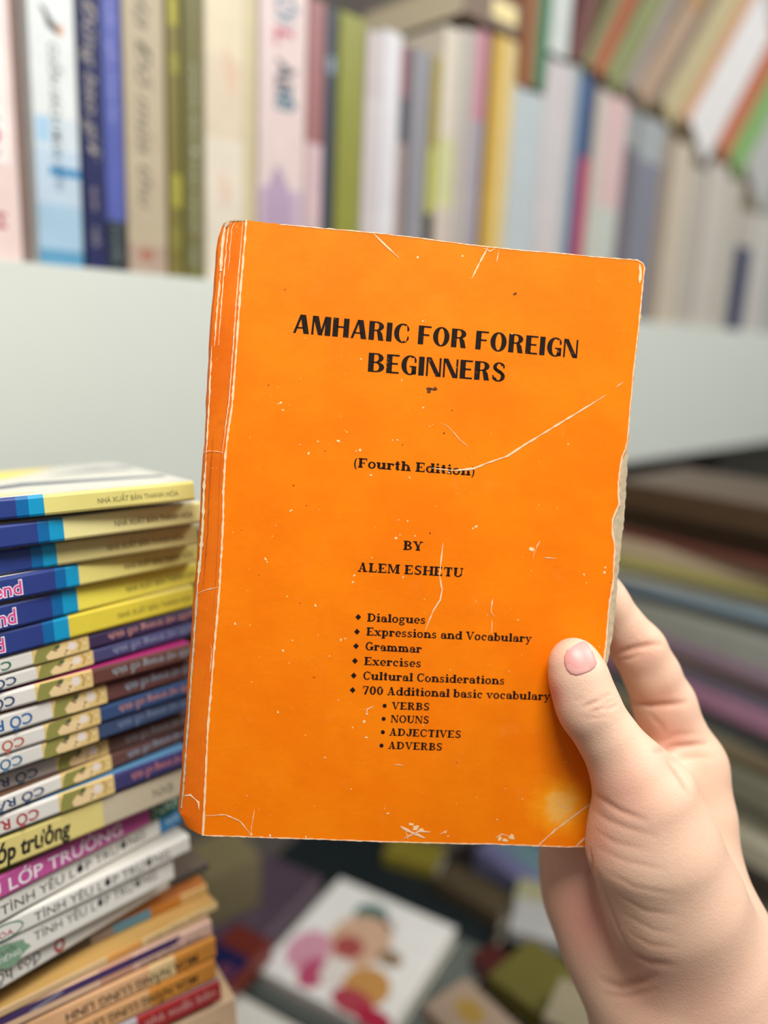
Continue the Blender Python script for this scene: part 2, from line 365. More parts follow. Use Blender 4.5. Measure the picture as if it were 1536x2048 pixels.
SERIF = {
 'A': (1.0, bQ((.12, 0), (.21, 0), (.52, 1), (.42, 1)) + bQ((.60, 0), (.84, 0), (.58, 1), (.36, 1)) + bR(.24, .28, .7, .36) + bR(.02, 0, .34, k_) + bR(.52, 0, .96, k_)),
 'B': (.88, stem(.1, sb='l', st='l') + bO(.42, .745, .34, .255, .19, k_, -90, 90) + bR(.2, 1 - k_, .44, 1) + bR(.2, .47, .5, .55) + bO(.44, .265, .40, .265, .2, k_, -90, 90) + bR(.2, 0, .46, k_)),
 'C': (.9, bO(.48, .5, .44, .52, .2, k_, 48, 312) + bR(.76, .64, .84, 1.0) + bQ((.70, .10), (.86, .26), (.82, .32), (.66, .16))),
 'D': (1.0, stem(.1, sb='l', st='l') + bO(.42, .5, .52, .5, .2, k_, -90, 90) + bR(.2, 1 - k_, .44, 1) + bR(.2, 0, .44, k_)),
 'E': (.88, stem(.1, sb='l', st='l') + bR(.2, 1 - k_, .80, 1) + bR(.2, .46, .58, .54) + bR(.2, 0, .84, k_) + bR(.73, .72, .80, 1) + bR(.76, 0, .84, .3) + bR(.53, .38, .60, .62)),
 'F': (.84, stem(.1, sb='lr', st='l') + bR(.2, 1 - k_, .80, 1) + bR(.2, .46, .58, .54) + bR(.73, .72, .80, 1) + bR(.53, .38, .60, .62)),
 'G': (.98, bO(.48, .5, .44, .52, .2, k_, 48, 330) + bR(.72, .66, .80, 1.0) + stem(.66, .04, .46, sb='', st='lr')),
 'H': (1.04, stem(.1) + stem(.74) + bR(.2, .46, .8, .54)),
 'I': (.46, stem(.13)),
 'J': (.76, stem(.42, .25, 1, sb='') + bO(.34, .26, .28, .28, .2, k_, -180, 0) + disc(.15, .26, .1)),
 'L': (.84, stem(.1, sb='l') + bR(.2, 0, .80, k_) + bR(.72, 0, .80, .34)),
 'M': (1.2, stem(.1, w=.1, st='l') + bQ((.08, 1), (.32, 1), (.66, .06), (.52, .06)) + bQ((.52, .06), (.62, .06), (.96, 1), (.84, 1)) + stem(.86, st='r')),
 'N': (1.06, stem(.12, w=.1, st='l') + bQ((.06, 1), (.34, 1), (.94, 0), (.76, 0)) + stem(.84, w=.1, sb='')),
 'O': (1.0, bO(.5, .5, .46, .52, .2, k_)),
 'R': (1.0, stem(.1, st='l') + bO(.44, .745, .36, .255, .19, k_, -90, 90) + bR(.2, 1 - k_, .46, 1) + bR(.2, .47, .5, .55) + bQ((.40, .50), (.60, .52), (.86, 0), (.64, 0)) + bR(.64, 0, .96, k_)),
 'S': (.80, bO(.40, .745, .32, .27, .17, k_ + .03, 40, 262) + bO(.40, .265, .34, .28, .18, k_ + .03, -150, 86) + bQ((.1, .66), (.26, .50), (.62, .32), (.72, .38), (.5, .56), (.26, .68)) + bR(.64, .70, .71, 1) + bR(.08, 0, .15, .32)),
 'T': (.92, stem(.36, st='') + bR(.06, 1 - k_, .86, 1) + bR(.06, .68, .14, 1) + bR(.78, .68, .86, 1)),
 'U': (1.0, stem(.1, .3, 1, sb='') + stem(.78, .3, 1, w=.1, sb='') + bO(.49, .32, .39, .34, .2, k_, 180, 360)),
 'V': (.98, bQ((.06, 1), (.30, 1), (.58, 0), (.44, 0)) + bQ((.44, 0), (.55, 0), (.88, 1), (.78, 1)) + bR(0, 1 - k_, .40, 1) + bR(.66, 1 - k_, .98, 1)),
 'Y': (.96, bQ((.06, 1), (.30, 1), (.56, .46), (.38, .44)) + bQ((.48, .48), (.56, .42), (.86, 1), (.76, 1)) + stem(.38, 0, .5, st='') + bR(0, 1 - k_, .38, 1) + bR(.64, 1 - k_, .96, 1)),
 'a': (.76, bO(.36, .47, .28, .23, .12, k_, 0, 160) + stem(.44, 0, .5, w=.26, sb='r', st='') + bO(.32, .21, .26, .23, .17, k_ * .9, 60, 340) + bR(.32, .36, .5, .43) + disc(.16, .50, .09)),
 'b': (.80, stem(.06, 0, 1.0, w=.26, sb='', st='l') + bO(.42, .34, .34, .36, .19, k_)),
 'c': (.70, bO(.38, .34, .33, .36, .19, k_, 50, 315) + disc(.56, .50, .1)),
 'd': (.84, stem(.52, 0, 1.0, w=.26, sb='r', st='l') + bO(.38, .34, .34, .36, .19, k_)),
 'e': (.72, bO(.38, .34, .34, .36, .19, k_, 0, 318) + bR(.16, .31, .72, .385)),
 'g': (.76, bO(.34, .45, .28, .25, .16, k_) + bO(.36, -.10, .32, .21, .13, k_) + bQ((.12, .24), (.22, .22), (.26, .08), (.12, .08)) + bR(.54, .58, .74, .69)),
 'h': (.90, stem(.1, 0, 1.0, w=.26, st='l') + bO(.46, .42, .30, .28, .19, k_ + .02, 0, 150) + stem(.57, 0, .42, w=.26, st='')),
 'i': (.46, stem(.13, 0, XH, w=.26, st='l') + disc(.22, .92, .115)),
 'l': (.46, stem(.13, 0, 1.0, w=.26, st='l')),
 'm': (1.30, stem(.1, 0, XH, w=.26, st='l') + bO(.44, .42, .28, .28, .19, k_ + .02, 0, 150) + stem(.53, 0, .42, w=.26, st='') + bO(.86, .42, .28, .28, .19, k_ + .02, 0, 150) + stem(.95, 0, .42, w=.26, st='')),
 'n': (.90, stem(.1, 0, XH, w=.26, st='l') + bO(.46, .42, .30, .28, .19, k_ + .02, 0, 150) + stem(.57, 0, .42, w=.26, st='')),
 'o': (.76, bO(.38, .34, .35, .37, .19, k_)),
 'p': (.82, stem(.1, -.3, XH, w=.26, st='l') + bO(.44, .34, .34, .36, .19, k_)),
 'r': (.68, stem(.1, 0, XH, w=.26, st='l') + bO(.46, .40, .24, .29, .14, k_ + .02, 40, 150) + disc(.58, .54, .11)),
 's': (.62, bO(.31, .51, .24, .19, .13, k_, 40, 262) + bO(.31, .185, .26, .20, .14, k_, -150, 86) + bQ((.08, .46), (.2, .34), (.46, .22), (.55, .26), (.4, .38), (.2, .48)) + bR(.46, .48, .53, .69) + bR(.06, 0, .13, .24)),
 't': (.56, stem(.14, .1, .92, w=.26, sb='', st='') + bR(.02, .60, .5, .69) + bO(.34, .18, .2, .19, .14, k_, 180, 330)),
 'u': (.88, stem(.08, .2, XH, w=.26, sb='', st='l') + bO(.36, .27, .28, .28, .19, k_, 180, 340) + stem(.55, 0, XH, w=.26, sb='r', st='l')),
 'v': (.78, bQ((.06, XH), (.27, XH), (.46, 0), (.34, 0)) + bQ((.34, 0), (.45, 0), (.70, XH), (.61, XH)) + bR(0, XH - k_, .34, XH) + bR(.50, XH - k_, .78, XH)),
 'x': (.82, bQ((.06, XH), (.30, XH), (.74, 0), (.50, 0)) + bQ((.10, 0), (.20, 0), (.72, XH), (.61, XH)) + bR(0, XH - k_, .36, XH) + bR(.50, XH - k_, .80, XH) + bR(0, 0, .30, k_) + bR(.46, 0, .82, k_)),
 'y': (.78, bQ((.06, XH), (.27, XH), (.48, .02), (.36, -.02)) + bQ((.20, -.30), (.32, -.30), (.70, XH), (.61, XH)) + bR(0, XH - k_, .34, XH) + bR(.50, XH - k_, .78, XH) + disc(.2, -.22, .09)),
 '7': (.80, bR(.08, .9, .76, 1) + bR(.08, .68, .15, 1) + bQ((.22, 0), (.48, 0), (.76, 1), (.60, 1))),
 '0': (.80, bO(.40, .5, .36, .52, .23, k_)),
 '(': (.40, bO(.50, .38, .42, .72, .13, .02, 125, 235)),
 ')': (.40, bO(-.10, .38, .42, .72, .13, .02, -55, 55)),
}
def set_line(mb, font, s, p0, p1, cap, gap=0.03, space=0.40, z=0.00006):
    a = np.array(uv(*p0)); b = np.array(uv(*p1)); up = np.array(uv(p0[0], p0[1] - cap)) - a
    d = b - a; wid = np.linalg.norm(d); d /= wid; nrm = np.array([-d[1], d[0]]); h = up.dot(nrm)
    x = 0.0; lay = []
    for ch in s:
        if ch == ' ': x += space; continue
        gw, polys = font[ch]; lay.append((x, polys)); x += gw + gap
    k = wid / (x - gap)
    for gx, polys in lay:
        for pl in polys:
            pts = [a + d * ((gx + px) * k) + nrm * (py * h) for px, py in pl]
            ar = sum(pts[i][0] * pts[(i + 1) % len(pts)][1] - pts[(i + 1) % len(pts)][0] * pts[i][1] for i in range(len(pts)))
            if ar < 0: pts = pts[::-1]
            mb.poly([(p[0], p[1], z) for p in pts], M_INK)

hb = empty('paperback_book', BM); tag(hb, 'worn orange paperback language textbook held upright in the hand', 'book')
mb = MB()
outline = dens(crease[::-1], 30, 0.4)[:-1] + dens(top, 11, 0.9)[:-1] + dens(right, 9, 1.0)[:-1] + dens(bottom, 11, 0.8)[:-1]
slab(mb, outline, 0.00045, M_COVER, M_WORN)
# strip between the hinge crease and the spine
hl = [(449, 440), (470, 437), (493, 440)] + dens(crease, 30, 0.2)[1:] + [(404, 1672), (380, 1668), (366, 1660), (359, 1643)] + dens(left, 14, 1.0)[:-1]
n = len(hl)
nc = 44
for i in range(nc):           # a grid across the strip, so that it can slope away to the spine
    y0_, y1_ = i / nc, (i + 1) / nc
    def edge(t):
        yc = 440 + (1671 - 440) * t
        xr = np.interp(yc, [p[1] for p in crease], [p[0] for p in crease]); lr = left[::-1]
        yl = 440 + (1660 - 440) * t
        xl = np.interp(yl, [p[1] for p in lr], [p[0] for p in lr]) + 1.2 * math.sin(t * 91) * math.sin(t * 37)
        if t > 0.97: xl += ((t - 0.97) / 0.03) ** 2 * 14
        return (xl, yl), (xr, yc)
    (a0, b0), (a1, b1) = edge(y0_), edge(y1_)
    for j in range(4):
        def pt(A, B, f):
            x, y = A[0] + (B[0] - A[0]) * f, A[1] + (B[1] - A[1]) * f; return uv(x, y) + (-HINGE_DROP * (1 - f) ** 1.5,)
        mb.poly([pt(a0, b0, j / 4), pt(a1, b1, j / 4), pt(a1, b1, (j + 1) / 4), pt(a0, b0, (j + 1) / 4)], M_HINGE)
    # rounded spine down to the back cover
    prev = None
    for j in range(6):
        f = j / 5; x, y, z = pt(a0, b0, 0); x2, y2, z2 = pt(a1, b1, 0)
        off = -0.0012 * math.sin(f * math.pi); zz = z + (-BT - z) * f
        cur = ((x + off, y, zz), (x2 + off, y2, zz))
        if prev: mb.poly([prev[0], cur[0], cur[1], prev[1]], M_HINGE)
        prev = cur
# back cover
bk = [(uv(*p)) for p in dens(left, 40, 0.3)] + [(BWID - 0.001, BHEI - 0.001), (BWID - 0.001, 0.0012)]
bk = bk[::-1]
def extr(mb, pts, z0, z1, mat, edge):
    n = len(pts)
    ar = sum(pts[i][0] * pts[(i + 1) % n][1] - pts[(i + 1) % n][0] * pts[i][1] for i in range(n))
    if ar < 0: pts = pts[::-1]
    mb.poly([(x, y, z1) for x, y in pts], mat); mb.poly([(x, y, z0) for x, y in pts[::-1]], mat)
    for i in range(n):
        p, q_ = pts[i], pts[(i + 1) % n]; mb.poly([(p[0], p[1], z1), (p[0], p[1], z0), (q_[0], q_[1], z0), (q_[0], q_[1], z1)], edge)
extr(mb, bk, -BT - 0.0004, -BT, M_HINGE, M_WORN)

# printed words
set_line(mb, DISPLAY, 'AMHARIC FOR FOREIGN', (586, 665.5), (1154, 716.5), 38, 0.11, 0.38)
set_line(mb, DISPLAY, 'BEGINNERS', (735.5, 743), (1009, 763.5), 38, 0.11)
set_line(mb, SERIF, '(Fourth Edition)', (706, 934), (950, 951.7), 19)
set_line(mb, SERIF, 'BY', (806, 1099.5), (845, 1101.7), 18.5)
set_line(mb, SERIF, 'ALEM ESHETU', (715, 1143), (926, 1154.3), 18.5, 0.06)
for s, a, b in (('Dialogues', (734, 1242.8), (851, 1247.5)), ('Expressions and Vocabulary', (732.4, 1270.7), (1063, 1284.6)),
                ('Grammar', (730, 1300), (843, 1305.7)), ('Exercises', (728, 1329.8), (842, 1334.4)),
                ('Cultural Considerations', (725.5, 1359), (1009, 1369)), ('700 Additional basic vocabulary', (724, 1388.3), (1100, 1400.6))):
    set_line(mb, SERIF, s, a, b, 16.4)
for s, a, b in (('VERBS', (783, 1418.4), (859, 1420.7)), ('NOUNS', (781, 1444.7), (858, 1447)), ('ADJECTIVES', (778, 1471), (922, 1476)), ('ADVERBS', (776, 1497.5), (884.5, 1501))):
    set_line(mb, SERIF, s, a, b, 14.8, 0.05)
def spot(px, py, pts, mat, z=0.00006):
    mb.poly([uv(px + x, py + y) + (z,) for x, y in pts], mat)
for x, y in ((716.5, 1234), (714, 1263.3), (712, 1292), (710, 1321.6), (707.5, 1351), (705.3, 1380)):
    spot(x, y, [(-5.8, 0), (0, 6.2), (5.8, 0), (0, -6.2)], M_INK)
for x, y in ((769.3, 1411.4), (767.3, 1437.6), (765.7, 1464.2), (763, 1491)):
    spot(x, y, [(4.2 * math.cos(-t * 0.628), 4.2 * math.sin(-t * 0.628)) for t in range(10)], M_INK)
# wear: the white hinge crack, folds, scratches, chips
strip(mb, crease, 4.5, M_WORN, 0.0001, 0.0, taper=False, jit=1.2)
strip(mb, [(x - 7, y) for x, y in crease[0:9]], 2.2, M_WORN, jit=1.5)
strip(mb, [(x - 9, y) for x, y in crease[4:13]], 1.4, paint('b85a1c', 0.7), jit=1.5)
strip(mb, [(x + 8, y) for x, y in left[17:]], 7.0, M_PAPER, lift=.0004, jit=1.4, taper=False)
strip(mb, [(x + 8, y) for x, y in left[15:18]], 4, M_WORN, lift=.0004, jit=2)
strip(mb, [(x + 2, y) for x, y in left[12:16]], 3, M_WORN, lift=.0004, jit=1.5)
strip(mb, [(x + 3, y) for x, y in left[:9]], 4.0, M_TORN, lift=.0004, jit=1.4, taper=False)
strip(mb, [(x + 3, y) for x, y in left[8:13]], 6.5, M_PAPER, lift=.0004, jit=1.6)
strip(mb, [(x + 16, y) for x, y in left[15:]], 2.6, M_WORN, lift=.0004, jit=2)
strip(mb, [(x + 24, y) for x, y in left[17:]], 1.6, M_WORN, lift=.0004, jit=2)
strip(mb, [(x + 14, y) for x, y in left[8:14]], 1.6, paint('a85418', .7), lift=.0004, jit=2)
strip(mb, [(444, 446), (460, 439), (492, 441)], 3.5, M_TORN, jit=1, taper=False)
strip(mb, [(x, y + 1.0) for x, y in top[1:]], 2.2, M_WORN, z0=0.0, jit=1.2, taper=False)
strip(mb, [(x, y - 1.2) for x, y in bottom], 2.6, M_WORN, z0=0.0, jit=1.2, taper=False)
strip(mb, [(x - 1.5, y) for x, y in right[:9]], 2.4, M_WORN, z0=0.0, jit=1.0, taper=False)
strip(mb, [(x - 2.0, y) for x, y in right[8:]], 3.6, M_WORN, z0=0.0, jit=1.6, taper=False)
for pts, wd in (([(1279, 528), (1281, 545), (1279, 566)], 5), ([(862, 936), (905, 941), (948, 937), (975, 926), (1015, 912), (1050, 889), (1098, 860), (1150, 828), (1180, 810), (1212, 790)], 3.8), ([(1232, 775), (1246, 764)], 2),
                ([(745, 465), (768, 488), (798, 516)], 3.2), ([(977, 493), (962, 520), (943, 558)], 3.0), ([(998, 500), (993, 524)], 2), ([(968, 496), (980, 503), (990, 497)], 4),
                ([(886, 1085), (879, 1150), (884, 1180), (880, 1200), (866, 1222), (850, 1262)], 2.6), ([(985, 1198), (982, 1222), (989, 1234)], 2.4), ([(984, 1240), (983, 1268)], 1.4),
                ([(1072, 1096), (1080, 1082)], 2.6), ([(1066, 1118), (1068, 1106), (1074, 1094)], 2), ([(1088, 1115), (1112, 1117)], 2),
                ([(408, 1632), (450, 1629), (480, 1642), (497, 1663), (503, 1675)], 2.4), ([(509, 1618), (504, 1650), (501, 1672)], 1.5),
                ([(1075, 1692), (1110, 1660), (1150, 1630), (1188, 1602)], 3.4), ([(1150, 1694), (1170, 1675), (1186, 1660)], 3.0), ([(1112, 1600), (1125, 1613), (1140, 1617)], 1.2),
                ([(390, 1190), (412, 1180), (440, 1174)], 2.4), ([(404, 904), (420, 901), (448, 905)], 1.5), ([(364, 1596), (380, 1592), (397, 1605), (398, 1620)], 3.5),
                ([(732, 1430), (735, 1418), (748, 1412)], 2.2), ([(800, 1652), (822, 1664), (850, 1676)], 5), ([(806, 1678), (838, 1662), (862, 1664)], 3), ([(880, 1668), (896, 1660)], 2.5), ([(812, 1662), (816, 1680)], 3), ([(788, 1528), (806, 1531)], 3),
                ([(880, 846), (892, 850), (905, 862), (920, 880), (936, 893)], 1.6), ([(990, 1676), (1004, 1668), (1030, 1676)], 2), ([(420, 1345), (424, 1300), (421, 1290)], 1.6)):
    strip(mb, pts, wd, M_WORN, 0.00011)
pale = paint('f3cf98', 0.8, 0.15); tinge = paint('ffc25a', 0.6, 0.1); darkm = paint('5a3012', 0.7, 0.2)
def blot(x, y, r, mat, z=0.00007):
    k = random.uniform(0.4, 1.0); rot = random.uniform(0, 3.1)
    pts = []
    for i in range(9):
        a = -i * 2 * math.pi / 9; rr = r * random.uniform(0.4, 1.0); ex, ey = rr * math.cos(a), rr * k * math.sin(a)
        pts.append((ex * math.cos(rot) - ey * math.sin(rot), ex * math.sin(rot) + ey * math.cos(rot)))
    if x > 430: spot(x, y, pts, mat, z)
for x, y, r in ((562, 805, 4), (566, 820, 3.5), (557, 808, 3), (722, 718, 3), (676, 882, 4.5), (617, 907, 4), (599, 889, 2.5), (636, 883, 3), (720, 900, 4), (712, 902, 3), (795, 880, 3), (785, 880, 2.5), (819, 955, 3), (742, 950, 3.5), (582, 1021, 4), (551, 1051, 2), (797, 1040, 3), (815, 1042, 3), (792, 1076, 4), (800, 1070, 3), (531, 1118, 4), (534, 1124, 3), (708, 1151, 3.5), (706, 1164, 3.5), (806, 1154, 3.2), (631, 1211, 4.5), (470, 1247, 3.5), (500, 1250, 2.5), (566, 1301, 5), (585, 1281, 3), (556, 1424, 4), (682, 1280, 4), (690, 1277, 3), (734, 1428, 3), (728, 1443, 5), (705, 1455, 3), (733, 1475, 4), (650, 1515, 3), (702, 1578, 3), (775, 1627, 4), (1168, 1149, 4), (1208, 1145, 4), (1210, 1135, 3), (953, 1053, 4), (946, 1057, 3), (1063, 1098, 6), (1018, 1343, 2), (1150, 1330, 2), (831, 1655, 9), (842, 1660, 7), (822, 1648, 6), (838, 1670, 8), (890, 1664, 4), (896, 1672, 3), (1000, 1677, 7), (1023, 1674, 8), (1011, 1680, 8), (503, 1668, 3.5), (612, 1674, 4), (540, 1671, 4), (925, 512, 3), (835, 515, 3.5), (846, 642, 2.5), (1036, 1240, 3), (975, 1230, 2), (830, 1072, 3)):
    blot(x, y, r, pale)
for _ in range(90):
    x, y = random.uniform(470, 1200), random.uniform(620, 1660); blot(x, y, random.uniform(0.8, 2.6), random.choice((tinge, tinge, pale)))
for x, y, r in ((481, 448, 2.2), (587, 971, 2.4), (858, 780, 8), (865, 778, 8), (871, 777, 6), (1031, 587, 4), (1028, 589, 3), (957, 521, 1.8), (598, 657, 1.6), (570, 579, 1.6), (537, 770, 2), (650, 902, 2), (805, 889, 2), (888, 866, 3), (904, 821, 2), (629, 1355, 1.8), (626, 1354, 1.5), (518, 1150, 1.8), (1222, 1165, 1.8), (914, 1525, 2), (860, 1066, 2.2), (483, 1060, 1.5), (613, 1011, 2), (601, 1206, 1.5)):
    blot(x, y, r, darkm, 0.00008)
mb.build('cover', hb)
# page block: fills the space between the covers and shows where the cover's edge is torn
pr = [(1288, 560), (1281, 640), (1270, 740), (1262, 820), (1258, 880), (1255, 930), (1253, 960), (1251, 995), (1248, 1040), (1244, 1080), (1240, 1110), (1236, 1160), (1231, 1210), (1226, 1260), (1219, 1305), (1212, 1345), (1205, 1430), (1198, 1520), (1190, 1610), (1184, 1685)]
pg = MB()
pts = [uv(x, y) for x, y in dens(pr, 8, 1.4)]
pts = [(p[0] + 0.0002, p[1]) for p in pts]
bl = [uv(1180, 1691), uv(414, 1669), uv(434, 1332), uv(454, 1047), uv(483, 667), uv(500, 444), uv(976, 497), uv(1276, 523)]
extr(pg, pts + bl, -BT + 0.0001, -0.0005 - 0.0, M_TORN, pages_mat('b7a88a'))
pg.build('pages', hb)

# ------------------------------------------------------------------ the hand that holds it
def bk(px, py, off):                       # a point OFF metres behind the book's back cover, seen at this pixel
    d = ray(px, py); t = np.dot(BO - bz * (BT + off) - CAM, bz) / np.dot(d, bz); return CAM + d * t
def fr(px, py, off):                       # a point OFF metres in front of the front cover's plane
    d = ray(px, py); t = np.dot(BO + bz * off - CAM, bz) / np.dot(d, bz); return CAM + d * t
def rr(p, rpx): return rpx * np.dot(p - CAM, FWD) / F_PX
def chain(*nodes):                          # nodes: (point, radius in px)
    return [(a[0], rr(a[0], a[1]), b[0], rr(b[0], b[1])) for a, b in zip(nodes[:-1], nodes[1:])]

thumb = chain((fr(1147, 1322, .0066), 46), (fr(1156, 1350, .0073), 53), (fr(1170, 1398, .0085), 55), (fr(1184, 1428, .0095), 55), (fr(1222, 1485, .0105), 57), (fr(1258, 1540, .0115), 66))
thenar = chain((fr(1258, 1540, .0115), 66), (fr(1287, 1592, .0115), 92), (fr(1305, 1690, .0095), 121), (fr(1345, 1800, .007), 130), (fr(1385, 1900, .004), 128))
index = chain((bk(1135, 1085, .0076), 38), (bk(1158, 1110, .0080), 42), (bk(1207, 1205, .0098), 46), (bk(1278, 1300, .0125), 51), (bk(1304, 1350, .0140), 52), (bk(1328, 1408, .0160), 58), (bk(1374, 1535, .0165), 70))
middle = chain((bk(985, 1232, .0078), 39), (bk(1008, 1246, .0080), 42), (bk(1080, 1318, .0120), 48), (bk(1160, 1422, .0245), 51), (bk(1330, 1585, .030), 66))
ring = chain((bk(955, 1372, .0078), 37), (bk(978, 1384, .0080), 40), (bk(1044, 1448, .0120), 46), (bk(1128, 1530, .0255), 49), (bk(1285, 1640, .036), 62))
little = chain((bk(985, 1500, .0072), 33), (bk(1006, 1510, .0074), 35), (bk(1060, 1560, .0110), 40), (bk(1128, 1622, .022), 45), (bk(1235, 1690, .036), 56))
palm = chain((bk(1374, 1535, .0165), 70), (bk(1382, 1640, .012), 75), (bk(1385, 1760, .006), 88), (bk(1400, 1880, .000), 105), (bk(1400, 1980, -.006), 140)) \
     + chain((bk(1330, 1585, .030), 66), (bk(1330, 1700, .026), 80), (bk(1360, 1860, .012), 100)) \
     + chain((bk(1285, 1640, .036), 62), (bk(1280, 1720, .032), 74), (bk(1320, 1880, .014), 100)) \
     + chain((bk(1374, 1535, .0165), 60), (bk(1302, 1570, -.002), 42))
heel = chain((bk(1235, 1690, .036), 56), (bk(1185, 1720, .021), 92), (bk(1200, 1790, .018), 100), (bk(1235, 1870, .012), 100), (bk(1300, 1945, .004), 105))
arm = chain((bk(1395, 1940, -.003), 136), (fr(1392, 2010, -.004), 158), (fr(1405, 2110, -.004), 172), (fr(1450, 2300, -.006), 196), (fr(1540, 2600, -.014), 230), (fr(1600, 2760, -.02), 240)) \
    + chain((bk(1330, 1960, .006), 110), (bk(1370, 2110, .006), 140), (bk(1420, 2300, .006), 165), (bk(1530, 2600, .0), 190))

def hand_mesh(h):
    groups = [(thumb + thenar, .006), (index, .003), (middle, .003), (ring, .003), (little, .003), (palm, .010), (heel, .009), (arm, .014)]
    allc = [c for g, _ in groups for c in g]
    pts = np.array([[c[0] - c[1], c[0] + c[1], c[2] - c[3], c[2] + c[3]] for c in allc]).reshape(-1, 3)
    lo, hi = pts.min(0) - .004, pts.max(0) + .004
    dim = np.ceil((hi - lo) / h).astype(int) + 1
    def cap_field(F, c, k):
        a, ra, b, rb = c; R_ = max(ra, rb) + .022
        i0 = np.clip(((np.minimum(a, b) - R_ - lo) / h).astype(int), 0, dim); i1 = np.clip(((np.maximum(a, b) + R_ - lo) / h).astype(int) + 1, 0, dim)
        g = np.stack(np.meshgrid(*[lo[i] + h * np.arange(i0[i], i1[i]) for i in range(3)], indexing='ij'), -1).astype(np.float32)
        ab = (b - a).astype(np.float32); t = np.clip(((g - a.astype(np.float32)) @ ab) / max(1e-12, float(ab @ ab)), 0, 1)
        t2 = t * t * (3 - 2 * t) * .5 + t * .5
        d = np.linalg.norm(g - a.astype(np.float32) - t[..., None] * ab, axis=-1) - (ra + (rb - ra) * t2)
        sl = tuple(slice(i0[i], i1[i]) for i in range(3)); A = F[sl]
        hh = np.maximum(k - np.abs(A - d), 0) / k; F[sl] = np.minimum(A, d) - hh * hh * k * .25
    def field(gr, k):
        F = np.full(dim, .05, np.float32)
        for c in gr: cap_field(F, c, k)
        return F
    def smin(A, B, k):
        hh = np.maximum(k - np.abs(A - B), 0) / k; return np.minimum(A, B) - hh * hh * k * .25
    # the palm side carries the fingers; the thumb with its ball lies in front of it
    body = field(palm, .010)
    for gr in (index, middle, ring, little): body = smin(body, field(gr, .004), .004)
    body = smin(body, field(heel, .010), .007)
    body = smin(body, field(arm, .016), .020)
    tb = smin(field(thumb, .005), field(thenar, .008), .005)
    tb = smin(tb, field(arm, .016), .022)
    F = smin(body, tb, .0035)
    # flesh gives way where it presses on the book
    gx, gy, gz = [lo[i] + h * np.arange(dim[i]) for i in range(3)]
    X = (gx[:, None, None] - BO[0]); Y = (gy[None, :, None] - BO[1]); Zc = (gz[None, None, :] - BO[2])
    U = X * bx[0] + Y * bx[1] + Zc * bx[2]; V = X * by[0] + Y * by[1] + Zc * by[2]; Wn = X * bz[0] + Y * bz[1] + Zc * bz[2]
    xr = [uv(1288, 540)[0], uv(1250, 960)[0], uv(1212, 1345)[0], uv(1183, 1694)[0]]; yr = [uv(1288, 540)[1], uv(1250, 960)[1], uv(1212, 1345)[1], uv(1183, 1694)[1]]
    ue = np.interp(V, yr[::-1], xr[::-1])
    q = np.maximum(np.maximum(U - ue - .0014, -V - .0006), np.maximum(Wn - .0007, -Wn - BT - .0011))
    F = np.maximum(F, -q.astype(np.float32))
    # surface nets
    sg = F < 0
    c = [sg[i:dim[0] - 1 + i, j:dim[1] - 1 + j, k:dim[2] - 1 + k] for i in (0, 1) for j in (0, 1) for k in (0, 1)]
    anyc = np.logical_or.reduce(c); allc_ = np.logical_and.reduce(c); act = np.argwhere(anyc & ~allc_)
    idx = -np.ones(np.array(dim) - 1, np.int64); idx[tuple(act.T)] = np.arange(len(act))
    cs = np.array([[i, j, k] for i in (0, 1) for j in (0, 1) for k in (0, 1)])
    val = np.stack([F[tuple((act + o).T)] for o in cs], 1)
    acc = np.zeros((len(act), 3)); cnt = np.zeros(len(act))
    for a in range(8):
        for b in range(a + 1, 8):
            if np.abs(cs[a] - cs[b]).sum() != 1: continue
            va, vb = val[:, a], val[:, b]; mk = (va < 0) != (vb < 0)
            t = np.where(mk, va / np.where(mk, va - vb, 1), 0)
            acc += mk[:, None] * (cs[a] + t[:, None] * (cs[b] - cs[a])); cnt += mk
    verts = lo + h * (act + acc / cnt[:, None])
    quads = []
    for ax in range(3):
        o1 = [0, 0, 0]; o1[ax] = 1; u_, v_ = [(1, 2), (2, 0), (0, 1)][ax]
        s0 = sg[:dim[0] - 1, :dim[1] - 1, :dim[2] - 1]
        s1 = sg[o1[0]:dim[0] - 1 + o1[0], o1[1]:dim[1] - 1 + o1[1], o1[2]:dim[2] - 1 + o1[2]]
        e = np.argwhere(s0 != s1); e = e[(e[:, u_] > 0) & (e[:, v_] > 0)]
        du = np.zeros(3, int); du[u_] = 1; dv = np.zeros(3, int); dv[v_] = 1
        q4 = np.stack([idx[tuple((e - du - dv).T)], idx[tuple((e - dv).T)], idx[tuple(e.T)], idx[tuple((e - du).T)]], 1)
        fl_ = s0[tuple(e.T)]; q4[~fl_] = q4[~fl_][:, ::-1]; quads.append(q4)
    quads = np.concatenate(quads); quads = quads[(quads >= 0).all(1)]
    # light smoothing
    ed = np.concatenate([quads[:, [i, (i + 1) % 4]] for i in range(4)])
    for _ in range(5):
        s_ = np.zeros_like(verts); n_ = np.zeros(len(verts))
        np.add.at(s_, ed[:, 0], verts[ed[:, 1]]); np.add.at(n_, ed[:, 0], 1); np.add.at(s_, ed[:, 1], verts[ed[:, 0]]); np.add.at(n_, ed[:, 1], 1)
        verts = verts * .5 + .5 * s_ / n_[:, None]
    return verts, quads

